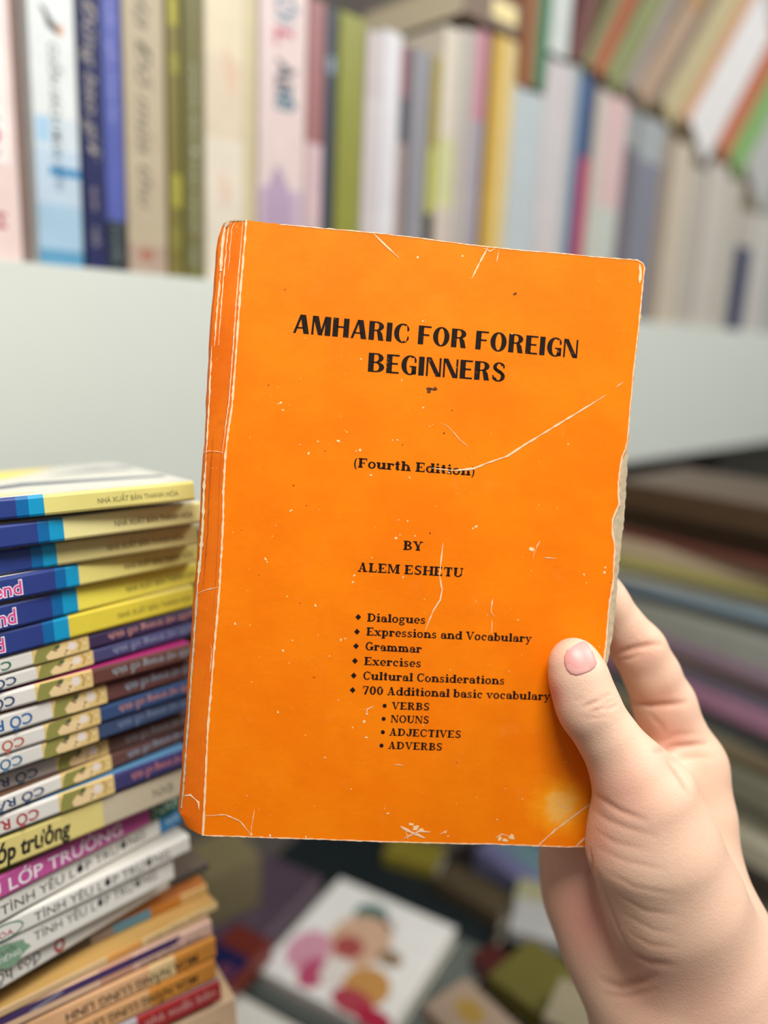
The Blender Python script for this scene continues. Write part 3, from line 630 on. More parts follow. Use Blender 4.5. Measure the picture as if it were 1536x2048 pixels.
hv, hq = hand_mesh(.0009)
def vnormals(v, q):
    n = np.cross(v[q[:, 2]] - v[q[:, 0]], v[q[:, 3]] - v[q[:, 1]]); o = np.zeros_like(v)
    for i in range(4): np.add.at(o, q[:, i], n)
    return o / np.maximum(1e-12, np.linalg.norm(o, axis=1))[:, None]
hn = vnormals(hv, hq)
tree = BVHTree.FromPolygons([tuple(v) for v in hv], [tuple(int(i) for i in f) for f in hq])
def on_skin(px, py):
    r_ = Vector(ray(px, py)).normalized(); loc, nor, i, d = tree.ray_cast(Vector(CAM), r_)
    return None if loc is None else np.array(loc)
# folds of the skin: grooves along creases (pixel polylines, depth mm, width mm)
folds = [([(1167, 1414), (1185, 1407), (1203, 1398)], .50, .75), ([(1196, 1402), (1210, 1394), (1224, 1388)], .40, .7), ([(1182, 1424), (1200, 1419), (1216, 1412)], .40, .7), ([(1212, 1420), (1226, 1413), (1236, 1408)], .45, .7), ([(1166, 1434), (1195, 1436), (1218, 1430)], .22, .8), ([(1202, 1408), (1222, 1402), (1232, 1397)], .35, .6),
         ([(1150, 1402), (1165, 1396)], .2, .7),
         ([(1232, 1308), (1262, 1298), (1300, 1290), (1322, 1288)], .8, 1.5), ([(1236, 1322), (1262, 1316), (1280, 1308)], .4, 1.1), ([(1262, 1404), (1300, 1411), (1348, 1409), (1372, 1404)], .9, 1.5),
         ([(1310, 1503), (1345, 1494), (1385, 1490), (1412, 1487)], .8, 1.3), ([(1300, 1430), (1322, 1450), (1330, 1470)], .3, 1.8), ([(1330, 1520), (1380, 1515), (1425, 1514)], .25, 1.4), ([(1316, 1485), (1350, 1470), (1400, 1466)], .25, 1.5),
         ([(1340, 1530), (1360, 1556), (1378, 1588)], .7, 1.6),
         ([(1190, 1590), (1215, 1606), (1240, 1622), (1290, 1640)], .45, 1.3), ([(1184, 1618), (1215, 1640), (1250, 1655), (1310, 1672)], .25, 1.3), ([(1190, 1660), (1230, 1685), (1290, 1700)], .22, 1.2), ([(1200, 1700), (1250, 1722), (1330, 1740)], .2, 1.2), ([(1215, 1745), (1270, 1775), (1350, 1790)], .22, 1.2), ([(1235, 1790), (1290, 1822), (1350, 1830)], .22, 1.2), ([(1250, 1830), (1310, 1862), (1350, 1866)], .18, 1.2), ([(1262, 1868), (1300, 1890), (1350, 1896)], .2, 1.2),
         ([(1206, 1962), (1240, 1975), (1290, 1962), (1310, 1950)], .6, 1.8), ([(1265, 1910), (1300, 1926), (1345, 1930)], .4, 2.0), ([(1214, 1990), (1260, 1992), (1310, 1978)], .3, 1.6),
         ([(1180, 1700), (1184, 1730), (1176, 1752)], .5, 1.5), ([(1196, 1745), (1215, 1800), (1237, 1860), (1264, 1912)], .35, 1.6)]
disp = np.zeros(len(hv))
vx = hv - CAM; fac = vx @ FWD; vpx = CX + F_PX * (vx @ RGT) / fac; vpy = CY - F_PX * (vx @ UPV) / fac
for pl, dm, wm in folds:
    sp_ = [on_skin(x, y) for x, y in dens(pl, 2.5, .5)]
    sp_ = [p for p in sp_ if p is not None]
    if len(sp_) < 2: continue
    n_ = len(sp_); best = np.full(len(hv), 1e9)
    sel = np.where((vpx > min(p[0] for p in pl) - 25) & (vpx < max(p[0] for p in pl) + 25) & (vpy > min(p[1] for p in pl) - 25) & (vpy < max(p[1] for p in pl) + 25))[0]
    bb = np.full(len(sel), 0.0)
    for i, p in enumerate(sp_):
        fade = min(1, .35 + 2.2 * min(i, n_ - 1 - i) / n_)
        bb = np.maximum(bb, fade * np.exp(-(np.linalg.norm(hv[sel] - p, axis=1) / (wm * .001 * .75)) ** 2))
    disp[sel] = np.maximum(disp[sel], bb * dm * .001)
hv = hv - hn * disp[:, None]

# nothing of the hand may enter the book
rel = hv - BO; U_, V_, W3 = rel @ bx, rel @ by, rel @ bz
ue_ = np.interp(V_, [uv(1183, 1694)[1], uv(1212, 1345)[1], uv(1250, 960)[1], uv(1288, 540)[1]], [uv(1183, 1694)[0], uv(1212, 1345)[0], uv(1250, 960)[0], uv(1288, 540)[0]]) + .0008
pen = np.stack([U_ - ue_, -V_ - .0003, W3 - .0003, -W3 - BT - .0006], 1); wi = pen.argmax(1); wm_ = pen.max(1); ins = wm_ < 0
for k_i, dv_ in enumerate((bx, -by, bz, -bz)):
    sel = ins & (wi == k_i); hv[sel] = hv[sel] - dv_ * wm_[sel, None]
# redder flesh where blood shows: knuckles, finger tips, palm
flush = np.zeros(len(hv))
for px, py, r_, k in ((1108, 1385, 26, .9), (1128, 1280, 30, .6), (1150, 1275, 25, .5), (1250, 1590, 70, .40), (1340, 1470, 50, .55), (1290, 1300, 45, .35), (1330, 1400, 40, .45), (1180, 1830, 110, .75), (1270, 1950, 90, .5), (1200, 1680, 40, .5), (1330, 1520, 40, .4), (1240, 1300, 25, .4), (1380, 1990, 90, .25), (1420, 1600, 40, .1)):
    p = on_skin(px, py)
    if p is None: continue
    flush = np.maximum(flush, k * np.exp(-(np.linalg.norm(hv - p, axis=1) / (r_ * .27 / F_PX)) ** 2))
me = bpy.data.meshes.new('person'); me.from_pydata([tuple(v) for v in hv], [], [tuple(int(i) for i in f) for f in hq]); me.update()
me.polygons.foreach_set('use_smooth', [True] * len(hq))
at = me.attributes.new('flush', 'FLOAT', 'POINT'); at.data.foreach_set('value', flush.astype(np.float32))
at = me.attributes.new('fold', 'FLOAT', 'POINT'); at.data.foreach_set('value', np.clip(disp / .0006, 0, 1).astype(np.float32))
def skin_mat():
    mt, nt, b = new_mat('skin'); N = nt.nodes; L = nt.links
    tc = N.new('ShaderNodeTexCoord')
    nz = N.new('ShaderNodeTexNoise'); nz.inputs['Scale'].default_value = 70; nz.inputs['Detail'].default_value = 5; L.new(tc.outputs['Object'], nz.inputs['Vector'])
    def mix(f, a, bb):
        x = N.new('ShaderNodeMix'); x.data_type = 'RGBA'; L.new(f, x.inputs['Factor'])
        for k, v in (('A', a), ('B', bb)):
            if isinstance(v, tuple): x.inputs[k].default_value = v
            else: L.new(v, x.inputs[k])
        return x.outputs['Result']
    base = mix(nz.outputs['Fac'], lin('d9b196'), lin('e6c0a5'))
    a = N.new('ShaderNodeAttribute'); a.attribute_name = 'flush'; base = mix(a.outputs['Fac'], base, lin('dc9280'))
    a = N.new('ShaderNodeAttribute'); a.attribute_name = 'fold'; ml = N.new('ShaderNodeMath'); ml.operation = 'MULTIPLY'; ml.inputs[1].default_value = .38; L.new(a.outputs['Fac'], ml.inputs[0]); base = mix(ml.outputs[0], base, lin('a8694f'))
    L.new(base, b.inputs['Base Color'])
    b.inputs['Roughness'].default_value = .5; b.inputs['Specular IOR Level'].default_value = .35
    b.inputs['Subsurface Weight'].default_value = .12; b.inputs['Subsurface Radius'].default_value = (1, .35, .2); b.inputs['Subsurface Scale'].default_value = .003
    v = N.new('ShaderNodeTexVoronoi'); v.inputs['Scale'].default_value = 1300; L.new(tc.outputs['Object'], v.inputs['Vector'])
    n2 = N.new('ShaderNodeTexNoise'); n2.inputs['Scale'].default_value = 420; n2.inputs['Detail'].default_value = 4; L.new(tc.outputs['Object'], n2.inputs['Vector'])
    ad = N.new('ShaderNodeMath'); ad.operation = 'ADD'; L.new(v.outputs['Distance'], ad.inputs[0]); L.new(n2.outputs['Fac'], ad.inputs[1])
    bp = N.new('ShaderNodeBump'); bp.inputs['Strength'].default_value = .12; bp.inputs['Distance'].default_value = .0005; L.new(ad.outputs[0], bp.inputs['Height']); L.new(bp.outputs['Normal'], b.inputs['Normal'])
    return mt
me.materials.append(skin_mat())
person = bpy.data.objects.new('person', me); COL.objects.link(person)
tag(person, 'bare hand and forearm of a person holding up the orange book, thumb across its front', 'person')
# thumbnail: a curved plate set into the thumb
nail_out = [(1131, 1303), (1138, 1294), (1148, 1286), (1159, 1279), (1168, 1278), (1175, 1281), (1181, 1290), (1190, 1312), (1195, 1326), (1192, 1335), (1183, 1343), (1166, 1350), (1152, 1353), (1141, 1350), (1132, 1341), (1127, 1327), (1127, 1314)]
tree2 = BVHTree.FromPolygons([tuple(v) for v in hv], [tuple(int(i) for i in f) for f in hq])
def skin2(px, py):
    r_ = Vector(ray(px, py)).normalized(); loc, nor, i, d = tree2.ray_cast(Vector(CAM), r_)
    return (np.array(loc), np.array(nor)) if loc is not None else None
def nailm(name, c, r):
    mt, nt, b = new_mat(name); b.inputs['Base Color'].default_value = lin(c); b.inputs['Roughness'].default_value = r; b.inputs['Subsurface Weight'].default_value = .1; b.inputs['Subsurface Scale'].default_value = .002; return mt
nb = MB(); nm = nailm('nail_bed', 'd8978f', .42); nt_ = nailm('nail_edge', 'e6c4b2', .45); nl = nailm('nail_half_moon', 'dfa49c', .3)
cxn, cyn = 1159, 1316
rings = [0, .35, .62, .84, .94, 1.0]
out2 = []
for i in range(len(nail_out)):
    a, b = nail_out[i], nail_out[(i + 1) % len(nail_out)]; out2 += [a, ((a[0] + b[0]) / 2, (a[1] + b[1]) / 2)]
vs = []; nn = len(out2)
for k, f in enumerate(rings):
    for (x, y) in out2:
        s_ = skin2(cxn + (x - cxn) * f, cyn + (y - cyn) * f)
        lift = (.00055, .00055, .0005, .00042, .00022, -.0003)[k]
        vs.append(s_[0] + s_[1] * lift if s_ is not None else vs[-1])
faces, mm = [], []
for k in range(len(rings) - 1):
    for i in range(nn):
        j = (i + 1) % nn; f = (k * nn + i, k * nn + j, (k + 1) * nn + j, (k + 1) * nn + i)
        y = out2[i][1]; x = out2[i][0]
        tip = k >= 3 and (y < 1300 and x < 1182); moon = k in (2, 3) and y > 1340
        nb.mesh([vs[q_] for q_ in f], [(0, 1, 2, 3)], nt_ if tip else (nl if moon else nm))
o = nb.build('thumbnail', person, smooth=True); tag(o, 'pink short thumbnail')
import bmesh
b_ = bmesh.new(); b_.from_mesh(o.data); bmesh.ops.remove_doubles(b_, verts=b_.verts, dist=1e-6); bmesh.ops.recalc_face_normals(b_, faces=b_.faces); b_.to_mesh(o.data); b_.free()

# ------------------------------------------------------------------ the stack of thin books on the left, spines this way
ST_E = np.array([math.cos(math.radians(48)), math.sin(math.radians(48)), 0]); ST_N = np.array([-ST_E[1], ST_E[0], 0])
ST0 = P(0, 1200, 0.272)
def proj(p):
    v = p - CAM; d = v @ FWD; return (CX + F_PX * (v @ RGT) / d, CY - F_PX * (v @ UPV) / d)
STACK = []; SAG = math.radians(6.5); ST_UP = Z * math.cos(SAG) + ST_N * math.sin(SAG)
def stacked(label, A, B, segs, cover, texts=(), marks=(), L=0.205, D=0.14, recess=0.0, pages='d8cdb4', group=None, art=(), rough=0.32, name='paperback_book'):
    """A = (x, y of the spine's upper edge, y of its lower edge), B = (x, y of the upper edge) where the book ends at the right"""
    n_ = np.cross(ray(A[0], A[1]), ray(B[0], B[1])); e = np.cross(n_, ST_UP); e /= np.linalg.norm(e)   # the fore-edges of the stack sag below its spines
    if e @ E_ < 0: e = -e
    yy_ = np.cross(ST_UP, e)
    p0 = hit(A[0], A[1], ST0 + ST_N * recess, ST_N); nn = np.array([-e[1], e[0], 0]); nn /= np.linalg.norm(nn)
    top_h = p0 @ ST_UP; bot_h = hit(A[0], A[2], p0, nn) @ ST_UP
    if STACK: top_h = min(top_h, STACK[-1][3] - .0002)
    T = max(.0035, top_h - bot_h); bot_h = top_h - T
    pr_ = hit(B[0], B[1], p0, nn); end = (pr_ - p0) @ e
    org = p0 + e * (end - L); org = org + ST_UP * (bot_h - org @ ST_UP)
    def sx(px):
        y = (A[1] + A[2]) / 2 + (B[1] - A[1]) / (B[0] - A[0]) * (px - A[0]) * 0.985
        return (hit(px, y, p0, nn) - p0) @ e - (end - L)
    sg = []; prev = 0.0
    for x_end, hexc in segs:
        xe = L if x_end is None else sx(x_end); sg.append((prev, xe, hexc)); prev = xe
    tx = [(t[0], sx(t[1]), sx(t[2])) + tuple(t[3:]) for t in texts]
    mk = []
    for pts, hexc, lift in marks: mk.append(([(sx(x), z) for x, z in pts], hexc, lift))
    STACK.append((org.copy(), e, T, bot_h))
    return paperback(name, label, frame(org, e, yy_, ST_UP), L, D, T, sg, cover, tx, mk, pages, group, art, rough)
YG = 'thin yellow and navy books'; CG = 'thin white spined books with a drawn face'; TG = 'white spined books with black capitals'
Y_ = 'ddd07c'
def yellow(label, A, B, b, tx, word, hexc, recess=0, art=(), cover='e8e4d8'):
    tt = [('NHÀ XUẤT BẢN THANH HÓA', tx[0], tx[1], .47, .27, '55502c')]
    if word is not None:
        tt += [('friend', word - 96, word + 2, .50, .60, 'efe6ea', dict(bold=.05, y=-.00004)), ('friend', word - 94, word, .50, .58, 'c83f86', dict(bold=.012, y=-.00008))]
    return stacked(label, A, B, [(b[0], '2b3c7c'), (b[1], '0f639c'), (b[2], '1493bf'), (None, hexc)], cover, tt, recess=recess, group=YG, art=art, pages='e6dcc0')
yellow('yellow spined book with navy and cyan bands, topmost of the left stack', (0, 997, 1041), (387, 962), (32, 57, 88), (195, 356), None, 'ddd27e',
       art=[([(.03, .0015), (.2035, .0015), (.2035, .138), (.03, .138)], 'cbc9bc'), ([(.06, .05), (.120, .060), (.150, .090), (.176, .137), (.06, .137)], 'e2d064'), ([(.118, .034), (.150, .058), (.2034, .040), (.2034, .030), (.150, .040), (.124, .028)], '6d7078'), ([(.100, .003), (.130, .022), (.150, .012), (.130, .003)], 'ece29a'), ([(.165, .09), (.19, .11), (.203, .10), (.203, .085)], '8a8c8e')])
yellow('yellow spined book with cyan band directly under the topmost book of the left stack', (0, 1050, 1099), (401, 1003), (75, 98, 127), (229, 384), None, 'e6dd98')
yellow('dull yellow book set slightly back, third from the top of the left stack', (0, 1102, 1150), (394, 1047), (62, 85, 113), (214, 366), None, 'cfc280', recess=.003)
yellow('yellow book whose navy band ends in large pink letters end, upper of two', (0, 1156, 1205), (396, 1083), (110, 131, 157), (248, 384), 42, 'ded27a')
yellow('bright yellow book with pink letters nd, fifth from the top of the left stack', (0, 1210, 1263), (394, 1122), (103, 124, 154), (251, 391), 30, 'e9da55', cover='efe6b0')
yellow('mustard yellow book, lowest of the six yellow and navy books', (0, 1263, 1314), (387, 1170), (85, 107, 137), (235, 381), 7, 'd8c643')

def face_marks(a, b):
    """a drawn blond head lying on its side: hair bands, face, eye, small mouth (fractions of the picture's length)"""
    q_ = lambda f, z: (a + (b - a) * f, z)
    return [([q_(0, .04), q_(1, .04), q_(1, .96), q_(.1, .96), q_(.03, .5)], 'd9bd7c', 0),
            ([q_(0, .04), q_(.34, .04), q_(.22, .35), q_(.30, .62), q_(.52, .96), q_(.08, .96), q_(.02, .5)], '8c8a48', 1),
            ([q_(.26, .08), q_(.66, .10), q_(.70, .55), q_(.50, .80), q_(.32, .62), q_(.22, .35)], 'e3c896', 2),
            ([q_(.44, .62), q_(.50, .80), q_(.47, .92), q_(.40, .85), q_(.38, .70)], '4c5a34', 3),
            ([q_(.60, .30), q_(.63, .38), q_(.60, .46), q_(.575, .38)], '4a2f26', 4), ([q_(.57, .14), q_(.595, .20), q_(.57, .26), q_(.55, .20)], '4a2f26', 4),
            ([q_(.62, .55), q_(.72, .30), q_(.80, .50), q_(.76, .80), q_(.66, .88)], 'e2d6cc', 3),
            ([q_(.34, .66), q_(.42, .50), q_(.445, .53), q_(.37, .72)], '6a4632', 4), ([q_(.80, .2), q_(.84, .2), q_(.88, .62), q_(.82, .92), q_(.79, .9), q_(.845, .6)], 'b08a48', 3), ([q_(.90, .3), q_(.97, .35), q_(.97, .8), q_(.90, .85)], 'c9a860', 3), ([q_(.915, .42), q_(.955, .45), q_(.955, .72), q_(.915, .74)], 'e2d0a0', 4)]
def comic(label, A, B, pic, cw, ccol, dark, tcol, tx, cover, recess=0, white='d9d5cc'):
    return stacked(label, A, B, [(pic[0], white), (pic[1], 'd9bd7c'), (None, dark)], cover,
                   [('CỔ RẮN', cw - 124, cw, .46, .54, ccol, dict(flip=True, bold=.022)), ('người vợ trong cổ tích', tx, 398, .5, .44, tcol, dict(flip=True, bold=.012))], face_marks(pic[0] + 2, pic[1] - 1), recess=recess, group=CG)
comic('thin white spined book with a green letter C, uppermost of the drawn face books', (0, 1318, 1349), (385, 1216), (64, 177), 22, '2f6b4a', '3c3150', 'c58c82', 217, '8a8f98')
comic('thin book with dark blue letters and violet end, second of the drawn face books', (0, 1352, 1382), (385, 1245), (73, 186), 32, '2b3f63', '44446c', '8a93ac', 226, '55505c')
comic('thin book with magenta cover edge and brown end, third of the drawn face books', (0, 1388, 1424), (385, 1287), (70, 185), 29, '2b3f63', '62403a', '93a0a6', 225, 'a8306e')
comic('drawn face book sticking furthest right, with peach cover edge and bright blue letters', (0, 1431, 1471), (385, 1318), (103, 213), 64, '1f5f9a', '60403e', '8ea2b0', 250, 'dcb294')
comic('drawn face book with pale red letters and slate blue end', (0, 1477, 1511), (385, 1358), (88, 200), 48, 'b5604f', '344b72', 'bd8578', 238, '8a98a4')
comic('drawn face book with teal blue letters, under the one with pale red letters', (0, 1513, 1548), (385, 1387), (84, 196), 44, '3f6f8f', '3a4968', '6f7f98', 236, '3e4a58')
comic('drawn face book pushed back in shadow, third from the bottom of its kind', (0, 1550, 1583), (385, 1421), (112, 216), 75, '3a4a60', '5f4640', '8a8f94', 250, '8a3f50', recess=.005, white='b0a8a0')  # its white is greyed: the shade of its recess is in the colour
comic('drawn face book with navy letters and brown end, second lowest of its kind', (0, 1590, 1627), (385, 1441), (121, 222), 87, '24406a', '60423e', '8ea2b0', 255, '7a5a48')
comic('drawn face book with red letters and blue cover edge, lowest of its kind', (0, 1633, 1671), (378, 1496), (117, 228), 77, 'a83a3f', '3c3966', 'c47c80', 263, '5a86a8')

stacked('gold spined book with heavy black slanted lower case title, in the left stack', (0, 1678, 1738), (372, 1534), [(205, 'd8c87c'), (None, 'beb298')], '6a8a44',
        [('lớp trưởng', -18, 140, .52, .56, '2a2622', dict(bold=.035, shear=.18)), ('NXB', 305, 345, .5, .34, '6a6458')])
stacked('bright pink spined book with white capitals and a dark green end', (0, 1752, 1797), (362, 1577), [(298, 'bd5594'), (None, '2a5c42')], 'c4b54a',
        [('YÊU LỚP TRƯỞNG', -78, 243, .48, .56, 'f0e6ea', dict(bold=.01)), ('NXB', 306, 356, .5, .5, 'b4c8b8')], group=None)
W_ = 'dedbd2'
stacked('white spined book with black capitals and a bright blue end, below the pink one', (0, 1800, 1844), (362, 1609), [(318, W_), (None, '2277ae')], 'd0ccc2',
        [('TÌNH YÊU LỚP TRƯỞNG', 0, 288, .50, .44, '201c1a'), ('NXB', 330, 356, .5, .4, 'c0d8e4')], group=TG)
ring_ = [(-30 + 76 * (.5 + .5 * math.cos(t * .2094)), .47 + .42 * math.sin(t * .2094)) for t in range(30)]
ring2 = [(-28 + 71 * (.5 + .5 * math.cos(t * .2094)), .47 + .34 * math.sin(t * .2094)) for t in range(30)]
stacked('white spined book with black capitals beside a green rounded badge with red letters', (0, 1848, 1885), (378, 1670), [(None, W_)], 'd0ccc2',
        [('TÌNH YÊU LỚP TRƯỞNG', 68, 338, .50, .50, '2a2624'), ('HÓA', -18, 25, .38, .30, 'b0343c', dict(y=-.0002))], [(ring_, '1f6a58', 1), (ring2, 'e2dfd8', 3)], group=TG)
stamp = [(-22 + 78 * (.5 + .5 * math.cos(t * .2618) * (1 + .16 * math.sin(t * 5))), .45 + .44 * math.sin(t * .2618) * (1 + .16 * math.cos(t * 7))) for t in range(24)]
stacked('white spined book with black capitals beside a ragged pale green stamp', (0, 1887, 1938), (345, 1714), [(None, W_)], 'd0ccc2',
        [('TÌNH YÊU LỚP TRƯỞNG', 68, 312, .62, .36, '2a2624'), ('TUỔI', -8, 30, .60, .16, '4a5a50', dict(y=-.00012)), ('TIẾNG', -8, 40, .36, .2, 'e8ece4', dict(y=-.00012))], [(stamp, '7c9c80', 1)], group=TG)
rg = [(118 + 11 * math.cos(t * .3142), .52 + .40 * math.sin(t * .3142)) for t in range(20)]; rg2 = [(118 + 6 * math.cos(t * .3142), .52 + .20 * math.sin(t * .3142)) for t in range(20)]
stacked('white spined book turned askew with upside down black lower case letters and a red ring', (0, 1941, 1978), (335, 1745), [(None, 'd8d4ca')], 'a8a294',
        [('đóa hồng', -40, 80, .52, .62, '2a2624', dict(flip=True))], [(rg, 'a83c34', 1), (rg2, 'd8d4ca', 3)])
stacked('dusty pink book with a black end lying under the white spined books', (200, 1800, 1834), (415, 1700), [(336, 'b8a190'), (None, '4a4842')], '6a5c50', [('tình yêu', 265, 340, .5, .4, 'cfc4b8')], recess=.012)
stacked('book with orange and teal painted spine under the dusty pink one', (200, 1840, 1880), (412, 1748), [(180, '4a4038'), (225, '8a7a70'), (300, '5f8a98'), (360, 'b8722c'), (None, 'c8a468')], 'b06a30', [], recess=.006)
stacked('tan spined book with an orange middle and small dark letters', (0, 1982, 2012), (432, 1775), [(212, 'cbab80'), (282, 'cf9450'), (None, 'd6b884')], 'c09858', [('NXB HỒNG ĐỨC', 292, 405, .5, .42, '4a3c30')])
stacked('peach spined book with a long purple band and pale pink end', (0, 2015, 2066), (421, 1824), [(198, 'dcb696'), (265, 'c8957a'), (None, 'dfb8a6')], 'b89a80', [('NXB HỒNG ĐỨC', 280, 402, .26, .26, '4a3c38', dict(y=-.0001))],
        [([(-190, .52), (352, .52), (362, .98), (-190, .98)], '4a3560', 1), ([(55, .60), (68, .52), (130, .80), (118, .9)], '8f909c', 2)])
stacked('orange spined book with upside down black capitals, upper of the two alike', (0, 2070, 2112), (430, 1876), [(300, 'dfae80'), (350, 'ebcb94'), (None, 'd58f3e')], 'd09a58', [('MÙA NẮNG LUNG LINH', 131, 394, .40, .42, '2e2620', dict(flip=True, bold=.02))], group='orange spined books')
stacked('orange spined book with upside down black capitals, lower of the two alike', (0, 2115, 2156), (430, 1920), [(300, 'dca874'), (None, 'd58f3e')], 'd09a58', [('MÙA NẮNG LUNG LINH', 158, 394, .48, .42, '2e2620', dict(flip=True, bold=.02))], group='orange spined books')
stacked('grey spined book with a dark red end section and pale letters', (0, 2160, 2202), (440, 1962), [(275, 'b8b0b4'), (None, 'a83232')], '9a9298', [('nhà xuất bản', 292, 430, .6, .4, 'e0b0a8')])
stacked('thick beige book with rounded corners, lowest book of the left stack in view', (0, 2214, 2300), (470, 1994), [(None, 'dcbb98')], 'd8b892', [('Hồng Đức', 330, 440, .5, .2, '8a6a58')], D=.15)
zb = min(o_[0][2] for o_ in STACK); ob, eb, _, _ = STACK[-1]; eb = np.array([eb[0], eb[1], 0]); eb /= np.linalg.norm(eb)
kb = MB(); kc = paint('a88458', .85, .15, 30); zb -= .0205; kb.box((0.03, 0.02, ZT + .001), (0.165, 0.125, zb - .0005), kc); kb.box((.0302, .064, ZT + .002), (.1648, .082, zb - .0003), paint('c9b088', .5))
o = kb.build('cardboard_carton'); o.matrix_world = frame(ob * np.array([1, 1, 0]), eb, np.array([-eb[1], eb[0], 0]), Z); tag(o, 'brown taped cardboard carton under the lowest beige book of the left stack', 'carton')

# ------------------------------------------------------------------ the row of upright books on the bookcase
# books lying and leaning on top of the row
LEAN = []
def leaning(label, BL, BR, UPL, hexc, L=.24, D=.13, group='books leaning on top of the row', marks=(), recess=.0):
    """a book standing on the tops of the row, leaning to the right against its neighbours"""
    P2 = lambda p: (lambda h: np.array([(h - SH0) @ E_, h[2]]))(hit(p[0], p[1], SH0, N_))
    a, b, u = P2(BL), P2(BR), P2(UPL); up = (u - a) / np.linalg.norm(u - a)
    if LEAN:                                   # never steeper than the neighbour it leans on, and clear of its side
        pa, pup, pside, pT, pL = LEAN[-1]
        if math.atan2(up[0], up[1]) < math.atan2(pup[0], pup[1]): up = pup.copy()
    side = np.array([up[1], -up[0]]); T = max(.004, abs((b - a) @ side) - .0006)
    if LEAN:
        gap = (a - (pa + pside * pT)) @ pside
        for c_ in (a, a + up * L): gap = min(gap, (c_ - (pa + pside * pT)) @ pside)
        if gap < .0006: a = a + np.array([1.0, 0]) * (.0006 - gap) / max(.3, pside[0])
    hexc = dk(hexc, .72); marks = [(p, dk(h, .72), l) for p, h, l in marks]
    LEAN.append((a, up, side, T, L))
    o3 = a + up * L; w3 = lambda v: E_ * v[0] + Z * v[1]
    org = SH0 * np.array([1, 1, 0]) + E_ * o3[0] + Z * o3[1] + N_ * recess
    return paperback('paperback_book', label, frame(org, -w3(up), N_, w3(side)), L, D, T, [(0, L, hexc)], hexc, (), marks, 'c4b89c', group)
def roof(s0, s1):
    """height of the lowest thing lying on the row between s0 and s1"""
    lim = 9.0
    for a, up, side, T, L in LEAN:
        for sx_ in np.linspace(s0, s1, 9):
            e = a + side * T
            if a[0] <= sx_ <= e[0]: lim = min(lim, a[1] + (e[1] - a[1]) * (sx_ - a[0]) / (e[0] - a[0]))
            elif e[0] < sx_ <= e[0] + up[0] * L: lim = min(lim, e[1] + (sx_ - e[0]) * up[1] / max(up[0], 1e-6))
    for f0, f1, fz in FLAT:
        if s0 < f1 and s1 > f0: lim = min(lim, fz)
    return lim
FLAT = []
rect = lambda y0, y1, z0, z1: [(y0, z0), (y0, z1), (y1, z1), (y1, z0)]
def s_at(px, py, n=0.0):
    return (hit(px, py, SH0 + N_ * n, N_) - SH0) @ E_
def z_at(px, py, n=0.0):
    return hit(px, py, SH0 + N_ * n, N_)[2]
leaning('small orange brown book upright on top of the short blue grey one', (1050, 170), (1066, 171), (1061, 20), 'a8704c', group=None, L=.17)
leaning('dark green book upright on top of the short blue grey one', (1067, 171), (1090, 172), (1080, 20), '3f7c54', group=None, L=.17)
leaning('small white book upright on top of the pink tinted white one', (1098, 101), (1138, 101), (1104, 20), 'd2d8d4', group=None, L=.15)
leaning('deep maroon book leaning beside the small white one', (1148, 110), (1166, 118), (1172, 20), '7c4a48')
leaning('dull olive book leaning left of the red orange one', (1168, 122), (1187, 132), (1214, 20), '888458')
leaning('red orange book leaning between two olive ones', (1188, 132), (1211, 144), (1245, 10), 'b2623c')
leaning('olive green book leaning right of the red orange one', (1212, 144), (1250, 164), (1282, 10), '8e9462')
leaning('grey brown book leaning right of the olive green one', (1251, 164), (1274, 176), (1328, 10), 'a0948a')
leaning('pinkish tan book leaning in the middle of the slanted row', (1275, 176), (1308, 194), (1366, 15), 'b69c82', marks=[(rect(0, .09, 0.05, .95), 'b48c5c', 1)])
leaning('thin dark brown book leaning left of the khaki one', (1309, 194), (1324, 203), (1405, 15), '8c7a6a')
leaning('khaki book leaning above the wide blue grey one', (1325, 203), (1362, 226), (1426, 20), 'c6b88e')
leaning('thin orange tan book leaning left of the white one', (1363, 226), (1380, 240), (1478, 10), 'd4a27a')
leaning('broad white book leaning at the right of the slanted row', (1381, 240), (1434, 285), (1500, 20), 'eceae8')
leaning('brick red book leaning right of the broad white one', (1435, 285), (1460, 306), (1545, 80), 'c4704e')
leaning('leaf green book leaning right of the brick red one', (1461, 306), (1492, 330), (1545, 150), '86b26c')
leaning('grey book leaning at the far end of the slanted row', (1493, 330), (1548, 372), (1590, 150), 'bcbcb8')
# a book lying flat on the row
a_, b_ = s_at(926, 52), s_at(1044, 52); zf = z_at(985, 54); FLAT.append((a_, b_, zf))
paperback('paperback_book', 'dark brown book lying flat across the tops of the upright row', frame(SH0 * np.array([1, 1, 0]) + E_ * a_ + N_ * .002 + Z * (zf + .001), E_, N_, Z), b_ - a_, .13, .03, [(0, b_ - a_, '6c5848')], '6c5848',
          (), [(rect(.04, .075, .3, .8), 'd8c890', 1)], 'c4b89c')

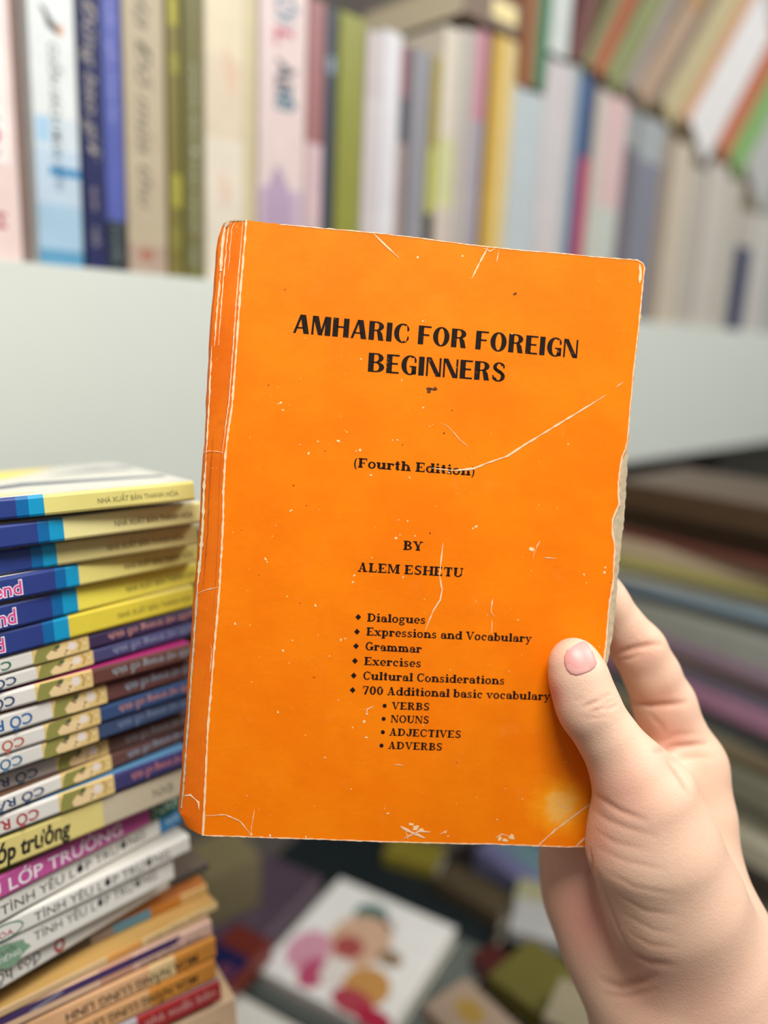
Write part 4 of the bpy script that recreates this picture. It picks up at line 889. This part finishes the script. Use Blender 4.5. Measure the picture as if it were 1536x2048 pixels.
def s_at(px, py, n=0.0):
    return (hit(px, py, SH0 + N_ * n, N_) - SH0) @ E_
def z_at(px, py, n=0.0):
    return hit(px, py, SH0 + N_ * n, N_)[2]
def upright(label, x0, x1, ytop, cols, texts=(), marks=(), H=.21, D=.145, recess=.004, cover=None, group='upright books in the row'):
    """x0, x1: the spine's edges at photo height 250; cols: (y where the colour ends, colour) from the top down"""
    cols = [(y, dk(h, .78)) for y, h in cols]; texts = [t[:5] + (dk(t[5], .7),) + tuple(t[6:]) for t in texts]; marks = [(p, dk(h, .78), l) for p, h, l in marks]
    a, b = s_at(x0, 250), s_at(x1, 250); T = b - a - .0006; xm = (x0 + x1) / 2
    if ytop is not None: H = z_at(xm, ytop, recess) - ZS
    H = min(H, roof(a - .0008, b + .0008) - ZS - .0012)
    top = ZS + .0002 + H
    yy = lambda y: max(.001, min(H - .001, top - z_at(xm, y, recess)))
    sg = []; prev = 0
    for y, hexc in cols:
        xe = H if y is None else yy(y)
        if xe - prev < .0005: continue
        sg.append((prev, xe, hexc)); prev = xe
    zz_ = lambda y: max(.0008, min(H - .0008, top - z_at(xm, y, recess)))
    tt = [(t[0], top - z_at(xm, t[1], recess), top - z_at(xm, t[2], recess)) + tuple(t[3:]) for t in texts]
    mk = [([(zz_(y), z) for y, z in pts], hexc, lift) for pts, hexc, lift in marks]
    org = SH0 * np.array([1, 1, 0]) + E_ * a + N_ * recess + Z * top
    return paperback('paperback_book', label, frame(org, -Z, N_, E_), H, D, T, sg, cover or cols[0][1], tt, mk, 'c4b89c', group)
rect = lambda y0, y1, z0, z1: [(y0, z0), (y0, z1), (y1, z1), (y1, z0)]
upright('pink book with white title panel and red letters, near end of the upright row', -46, 39, None, [(None, 'e6cfc9')], [('HAI NGƯỜI', -60, 310, .48, .22, 'd0505a', dict(y=-.0001)), ('H', 425, 455, .50, .26, 'b03040', dict(bold=.03))], [(rect(-260, 325, .15, .80), 'eeeae6', 1)], H=.215)
upright('narrow brown book standing back between the pink and the white and blue books', 41, 70, None, [(None, '9a8278')], recess=.014, H=.20)
upright('white and pale blue book with black upright title and a brush stroke', 72, 165, None, [(235, 'dfe4e3'), (300, 'd0dbe2'), (410, 'bccfde'), (500, 'a4c2d8'), (None, '5f9abc')], [('CUỐN SÁCH MÙA', 90, 320, .50, .20, '3c4248', dict(bold=.01)), ('XANH', 325, 380, .52, .2, '2a5878')],
        [(rect(335, 352, .30, .99), '2a86b8', 1), ([(20, .22), (30, .30), (60, .40), (72, .62), (60, .66), (40, .46), (22, .34)], '4a4448', 1), (rect(50, 72, .62, .72), 'd8a070', 2), (rect(240, 290, .05, .35), 'a8cbe4', 1)], H=.205)
upright('dark navy book with tall beige handwriting-like title', 167, 213, None, [(None, '252b56')], [('Đừng bao giờ', 5, 320, .5, .55, 'b0a89c', dict(shear=.3)), ('xa em', 375, 420, .5, .35, 'b0a0a4'), ('nxb', 455, 492, .5, .4, 'a09ca0')], H=.20, recess=.002)
upright('blue violet book with a black foot, beside the navy one', 214, 254, None, [(442, '5560a8'), (None, '2c3238')], [('truyện ngắn chọn lọc', -20, 250, .5, .34, 'a4a4dc'), ('nxb', 450, 525, .5, .4, '7a8a90')], H=.20)
upright('tan book with dark slanting title letters', 257, 339, None, [(490, 'b8aa90'), (None, 'b09a88')], [('Hạ Đỏ mùa thu', -30, 420, .48, .34, '5c5a54', dict(shear=.35))], [(rect(500, 520, .3, .6), 'a86a54', 1)], H=.21)
upright('olive book with yellow flecks down its spine, beside the tan one', 345, 374, None, [(None, '7a7038')], (), [(rect(0, 55, .2, .7), 'b0a83a', 1), (rect(110, 150, .3, .8), '9a9440', 1), (rect(350, 415, .3, .9), 'a8a23c', 1), (rect(455, 500, .2, .8), '8a8438', 1)], H=.20, recess=.006)
upright('dark olive book with a pale vertical title', 375, 415, None, [(None, '6e6a3c')], [('CON ĐƯỜNG NHỎ', 130, 470, .5, .34, 'b4b49c'), ('nxb', 490, 530, .5, .36, 'a0b0a0')], H=.20)
upright('wide cream book with faint peach clouds, above the orange book’s upper corner', 417, 497, None, [(120, 'dccfb2'), (280, 'd8c8b0'), (None, 'ddd3c0')], (), [([(90, .5), (140, .85), (200, .7), (150, .45)], 'd8bba0', 1), ([(330, .3), (380, .7), (430, .4)], 'dcc4b0', 1)], H=.21)
upright('slim beige yellow book beside the wide cream one', 498, 523, None, [(None, 'cbbf98')], H=.205, recess=.006)
upright('pale pink book with separate blue and crimson title letters', 525, 619, None, [(380, 'dcc8c4'), (None, 'c6b0c0')], [('TÔI', -40, 45, .52, .40, '5a8aa0', dict(bold=.02)), ('L', 60, 95, .52, .4, 'c0506c', dict(bold=.03)), ('ÀBÊ', 120, 222, .52, .34, '3f4a58', dict(bold=.03)), ('TÔ', 180, 222, .52, .34, '3f8aa0', dict(bold=.03, y=-.0002))], [([(330, .40), (395, .1), (520, .1), (520, .75), (395, .75)], 'b098b0', 1)], H=.21)
upright('dusty maroon topped book with a pale pink lower half', 620, 655, None, [(290, '9c6a6a'), (None, 'ceb4b6')], H=.205)
upright('dark slate narrow book beside the olive green one', 659, 681, None, [(None, '3c4452')], (), [(rect(115, 150, .1, .9), '7a8a98', 1)], H=.205, recess=.006)
upright('plain olive green spined book above the orange book’s top edge', 683, 734, None, [(None, '8c8e3c')], H=.205)
upright('pale grey pink book right of the olive green one', 737, 767, None, [(200, 'c4bab8'), (None, 'cbc2c2')], H=.20)
upright('clean white book right of the pale grey pink one', 768, 806, None, [(None, 'dad8da')], H=.205)
upright('thin book banded maroon, black and brown, beside the clean white one', 808, 826, None, [(60, '5a5a62'), (200, '8a5058'), (290, '42444e'), (None, 'a08880')], H=.20, recess=.007)
upright('mid grey book above the printed title of the orange book', 828, 866, None, [(None, '8f8e94')], H=.20)
upright('narrow mustard book beside the mid grey one', 868, 885, None, [(300, 'a2923c'), (430, 'b8b850'), (None, '3a3830')], H=.20)
upright('cream book with a pale yellow lower part, under the flat brown book', 887, 921, 55, [(280, 'd4cab8'), (420, 'cdcc98'), (None, 'cfc0b4')])
upright('grey beige book under the flat brown book', 922, 950, 58, [(None, 'bab2aa')])
upright('pink over grey book under the flat brown book', 952, 974, 60, [(245, 'c68c98'), (None, 'a8a4ac')])
upright('very thin dark maroon book left of the yellow one', 975, 985, 60, [(None, '5c3440')], recess=.007)
upright('yellow book with a paler yellow right side', 987, 1032, 55, [(None, 'd2ac50')], (), [(rect(-10, 640, .5, .98), 'dac48a', 1)])
upright('short pale blue grey book standing under a green book', 1033, 1092, 178, [(None, 'bcc6c8')])
upright('white book with a slight pink tint under a small white book', 1093, 1146, 105, [(None, 'cdc6c6')])
upright('narrow grey blue book left of the navy and red one', 1147, 1160, 128, [(None, 'a6b2b6')])
upright('navy book with a red lower half', 1161, 1194, 146, [(None, '46648e')], (), [(rect(100, 660, .62, .98), '3a4456', 1), (rect(318, 660, .38, .98), 'b8405c', 2)])
upright('pink book with a pale green foot, under the leaning olive books', 1198, 1262, 176, [(420, 'd6b8b6'), (None, 'c2c8be')], (), [(rect(100, 660, .0, .25), 'c4c0b4', 1)])
upright('thin dark mauve book between the pink and the grey ones', 1266, 1289, 196, [(300, '9aa0a0'), (None, '6c626c')], recess=.008)
upright('wide blue grey book under the leaning khaki book', 1290, 1340, 214, [(330, 'a4aaac'), (None, '80828e')])
upright('thin brown book right of the wide blue grey one', 1343, 1362, 262, [(None, '9c8a78')], recess=.006)
upright('warm beige book under the leaning white book', 1363, 1400, 292, [(None, 'c8bca8')])
upright('grey beige book, fifth from the far end of the upright row', 1402, 1438, 318, [(345, '6a5c4c'), (None, 'bab2a6')], recess=.006)  # dark top section is painted shade below the leaning books
upright('light stone coloured book, fourth from the far end of the upright row', 1440, 1474, 330, [(None, 'c9c3b7')])
upright('pale grey stone book, third from the far end of the upright row', 1476, 1510, 345, [(None, 'beb8ac')])
upright('stone coloured book with a dark navy foot, at the far end of the row', 1512, 1544, 350, [(505, 'b8b2a8'), (None, '2c3458')], recess=.003)
upright('off white book closing the far end of the upright row', 1546, 1590, 350, [(None, 'c4c0b8')])

# ------------------------------------------------------------------ the pile at the right, page edges and spines towards the left
PILE = []
pz = 1.152; pdir = -N_
p_c = P(1248, 955, .78)
pile_spec = [(26, '4a3826', 'thick dark brown hardcover on top of the right pile', 0, -.02), (24, '5e4a34', 'thick brown book second from the top of the right pile', 3, -.0), (9, '6a3f34', 'thin red brown book in the upper right pile', -2, -.004),
             (17, 'b5a084', 'pinkish beige book in the right pile, above the olive one', 5, -.010), (12, 'a8a060', 'olive yellow book in the right pile', 8, -.014), (16, 'c4c2b0', 'off white book in the right pile, under the olive one', 10, -.006), (10, '7f93a0', 'grey blue thin book in the right pile', 6, -.002),
             (10, '4a4a44', 'charcoal thin book standing in for a dark gap in the right pile', 2, .006), (24, '9a9c92', 'thick grey green book in the right pile, level with the index finger', -4, .002), (13, '8f7a86', 'mauve book in the right pile, upper of two', -6, 0), (12, 'a8927c', 'tan book between the two mauve ones in the right pile', -3, .003),  # the charcoal one is a shaded gap between books, filled with dark colour
             (12, '6a6470', 'slate book in the right pile above the lower mauve one', -5, .002), (16, 'a5788e', 'pinkish mauve book in the right pile, lower of two', -8, -.002), (24, '6a6e6a', 'dark grey green thick book in the right pile beside the hand', -6, .004), (16, '8e8266', 'khaki book in the lower right pile', -4, .0),
             (9, '8c7440', 'ochre thin book in the lower right pile', -3, .004), (28, '84826e', 'broad moss grey book in the lower right pile', -5, -.002), (26, '7d7a68', 'drab green book beside the wrist in the right pile', -4, .002), (24, 'b8b29a', 'cream white book by the forearm in the right pile', -6, -.008),
             (30, '8a8478', 'stone grey thick book near the foot of the right pile', 0, 0), (30, '6f675c', 'dark stone thick book near the foot of the right pile', 2, .004), (28, '8d8678', 'pale stone book near the foot of the right pile', -2, 0), (30, '5f584e', 'dark lowest book of the right pile', 0, 0)]
tot = sum(s_[0] for s_ in pile_spec) / 1000; scale_ = (p_c[2] - ZT - .001) / tot
zz = p_c[2]
for T_, hexc, lab, yaw, off in pile_spec:
    T_ = T_ / 1000 * scale_; zz -= T_; a = math.atan2(pdir[1], pdir[0]) + math.radians(yaw)
    e = np.array([math.cos(a), math.sin(a), 0]); n_ = np.array([-e[1], e[0], 0])
    org = p_c * np.array([1, 1, 0]) + n_ * off + Z * zz
    if zz < ZT + .12: PILE.append((org, e))
    paperback('paperback_book', lab, frame(org, e, n_, Z), .215, .15, T_ - .0004, [(0, .06, hexc), (.06, .215, hexc)], hexc, (), [(rect(.02, .05, .3, .7), 'a09a8c', 1)] if T_ > .03 else (), 'b8ac94', 'books of the right pile', cat='book')

# ------------------------------------------------------------------ books lying about on the low table
FOOT = []
def foot(org, e, L, D, top):
    n_ = np.array([-e[1], e[0], 0]); FOOT.append(([(org + e * x + n_ * y)[:2] for x, y in ((0, 0), (L, 0), (L, D), (0, D))], e[:2], n_[:2], top))
def meets(qa, ea, na, qb, eb, nb_):
    for ax in (ea, na, eb, nb_):
        A_ = [p @ ax for p in qa]; B_ = [p @ ax for p in qb]
        if max(A_) < min(B_) or max(B_) < min(A_): return False
    return True
def lying(label, px, py, z, ang, L, D, T, cover, spine=None, art=(), pages='b8ac94', group=None, name='paperback_book'):
    """lies on the table, or on the books already there that it overlaps"""
    cover = dk(cover, .5); spine = dk(spine, .5) if spine else None; art = [(p, dk(h, .5)) for p, h in art]; pages = dk(pages, .7); L0_, D0_ = L, D  # colours halved for dull covers and for the shade at table height
    a = math.radians(ang); e = np.array([math.cos(a), math.sin(a), 0]); n_ = np.array([-e[1], e[0], 0]); z = ZT + .0006
    for _ in range(26):
        c = hitz(px, py, z + T); org = c - e * L / 2 - n_ * D / 2; org[2] = z
        q_ = [(org + e * x + n_ * y)[:2] for x, y in ((0, 0), (L, 0), (L, D), (0, D))]
        if not any(meets(q_, e[:2], n_[:2], f[0], f[1], f[2]) for f in FOOT): break
        if _ < 20 and L > .06: L *= .95; D *= .95        # keep clear of what already lies there
        else: z = max([ZT + .0006] + [f[3] + .0006 for f in FOOT if meets(q_, e[:2], n_[:2], f[0], f[1], f[2])])
    c = hitz(px, py, z + T); org = c - e * L / 2 - n_ * D / 2; org[2] = z
    foot(org, e, L, D, z + T); art = [([(x * L / L0_, y * D / D0_) for x, y in p], h) for p, h in art]
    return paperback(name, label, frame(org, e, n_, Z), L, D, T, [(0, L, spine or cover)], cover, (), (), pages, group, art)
ell = lambda cx, cy, rx, ry, rot=0, n=18: [(cx + rx * math.cos(t * 2 * math.pi / n) * math.cos(rot) - ry * math.sin(t * 2 * math.pi / n) * math.sin(rot), cy + rx * math.cos(t * 2 * math.pi / n) * math.sin(rot) + ry * math.sin(t * 2 * math.pi / n) * math.cos(rot)) for t in range(n)]
for o_, e_ in PILE: foot(o_, e_, .215, .15, ZT + .3)
# the white picture book: its upper corners are where the photo shows them
zp = .712
cA, cB, cC = hitz(515, 1937, zp), hitz(703, 1766, zp), hitz(940, 1868, zp)
ex = cC - cB; lx = np.linalg.norm(ex); ex /= lx; ey = cB - cA; ey -= ex * (ey @ ex); ly = np.linalg.norm(ey); ey /= ly
T_ = .014
org = cA - ex * 0; org[2] = zp - T_
blobs = [(ell(.40 * lx, .80 * ly, .13 * lx, .10 * ly, .3), '3f6a62'), (ell(.50 * lx, .74 * ly, .12 * lx, .07 * ly), '54302c'), (ell(.46 * lx, .55 * ly, .22 * lx, .24 * ly), 'c8a488'), (ell(.42 * lx, .46 * ly, .11 * lx, .10 * ly), 'a04c48'),
         (ell(.72 * lx, .52 * ly, .09 * lx, .07 * ly), '8a7258'), (ell(.20 * lx, .30 * ly, .15 * lx, .18 * ly), 'c890a0'), (ell(.34 * lx, .16 * ly, .10 * lx, .13 * ly), 'b04a68'), (ell(.46 * lx, .24 * ly, .10 * lx, .12 * ly), 'd8d0c8'), (ell(.70 * lx, .24 * ly, .16 * lx, .16 * ly), 'bd8a4c'), (ell(.68 * lx, .10 * ly, .15 * lx, .09 * ly), 'a8404c'), (ell(.86 * lx, .06 * ly, .13 * lx, .07 * ly), 'a82440')]
paperback('picture_book', 'white square picture book with a pink and red painted figure, lying below the orange book', frame(org, ex, ey, Z), lx, ly, T_, [(0, lx, 'dcdad4')], 'e2e0da', (), (), 'd8d2c4', None, blobs)
foot(org, ex, lx, ly, zp); foot(org - ex * .012 - ey * .010, ex, lx + .04, ly + .016, zp - T_)
angp = math.degrees(math.atan2(ex[1], ex[0]))
e2 = ex; n2 = ey
org2 = org - ex * .012 - ey * .010; org2[2] = ZT + .0005
paperback('picture_book', 'dark grey green book under the white square picture book', frame(org2, ex, ey, Z), lx + .040, ly + .016, zp - T_ - ZT - .001, [(0, lx + .04, '6a706a')], '5c625c', (), (), '8a8678')
org3 = org - ey * (ly + .016); org3 = org3 - ex * .012 - ey * .004; org3[2] = ZT + .0005; foot(org3, ex, lx + .03, ly - .004, ZT + .031)
paperback('picture_book', 'white book in front of the square picture book, at the bottom of the photo', frame(org3, ex, ey, Z), lx + .03, ly - .004, .030, [(0, lx + .03, 'd4d2c8')], 'd8d6cc', (), (), 'c8c2b4', None, [(ell(.05, .05, .03, .03), 'a85a78')])
lying('dusky purple book lying left of the white picture book', 500, 1800, ZT + .0005, 62, .20, .13, .040, '6a5866', 'a08a98')
lying('khaki covered book at the back behind the left stack', 440, 1705, ZT + .0005, 40, .14, .12, .055, '9a8e68')
lying('navy book with a red top edge between the left stack and the picture book', 462, 1905, ZT + .041, 60, .10, .07, .020, '232c62', 'a04030', [([(.055, .002), (.098, .002), (.098, .066), (.055, .066)], '8c3a2c'), (ell(.02, .02, .014, .012), '8a4a68')])
lying('dark teal book lying behind the white picture book', 790, 1748, ZT + .0005, -28, .26, .10, .020, '2a3436')
lying('tan brown book lying behind and right of the picture book', 950, 1775, ZT + .0005, -40, .22, .09, .018, '6e6048')
lying('yellow covered small book at the back edge of the low table', 830, 1700, ZT + .0225, -20, .09, .06, .014, 'b0a03c')
lying('pale cyan and lavender book right of the tan one, below the orange book’s corner', 1045, 1712, ZT + .0005, -52, .13, .10, .030, '9cc4d0', 'a09cc8', [([(.002, .002), (.128, .002), (.128, .035), (.002, .035)], '9c9cd0')])
lying('small cream booklet right of the tan book', 1085, 1790, ZT + .031, -20, .05, .035, .010, 'd6d2a4')
lying('small white booklet in front of the cream one', 1092, 1842, ZT + .0005, -18, .06, .045, .012, 'dcdad6')
lying('dark red book right of the white picture book', 1010, 1945, ZT + .0005, -60, .13, .06, .016, '5e2420')
lying('peach and cream book at the bottom of the photo beside the dark red one', 945, 2035, ZT + .0005, -50, .12, .09, .014, 'd0b49a', None, [(ell(.05, .05, .025, .02), 'd0a850')])
lying('olive yellow book right of the dark red one', 1080, 1955, ZT + .0005, -45, .07, .07, .018, '7c7430')
lying('beige book left of the wrist at the bottom of the photo', 1185, 2030, ZT + .0005, -30, .14, .10, .018, 'b8ac8c')
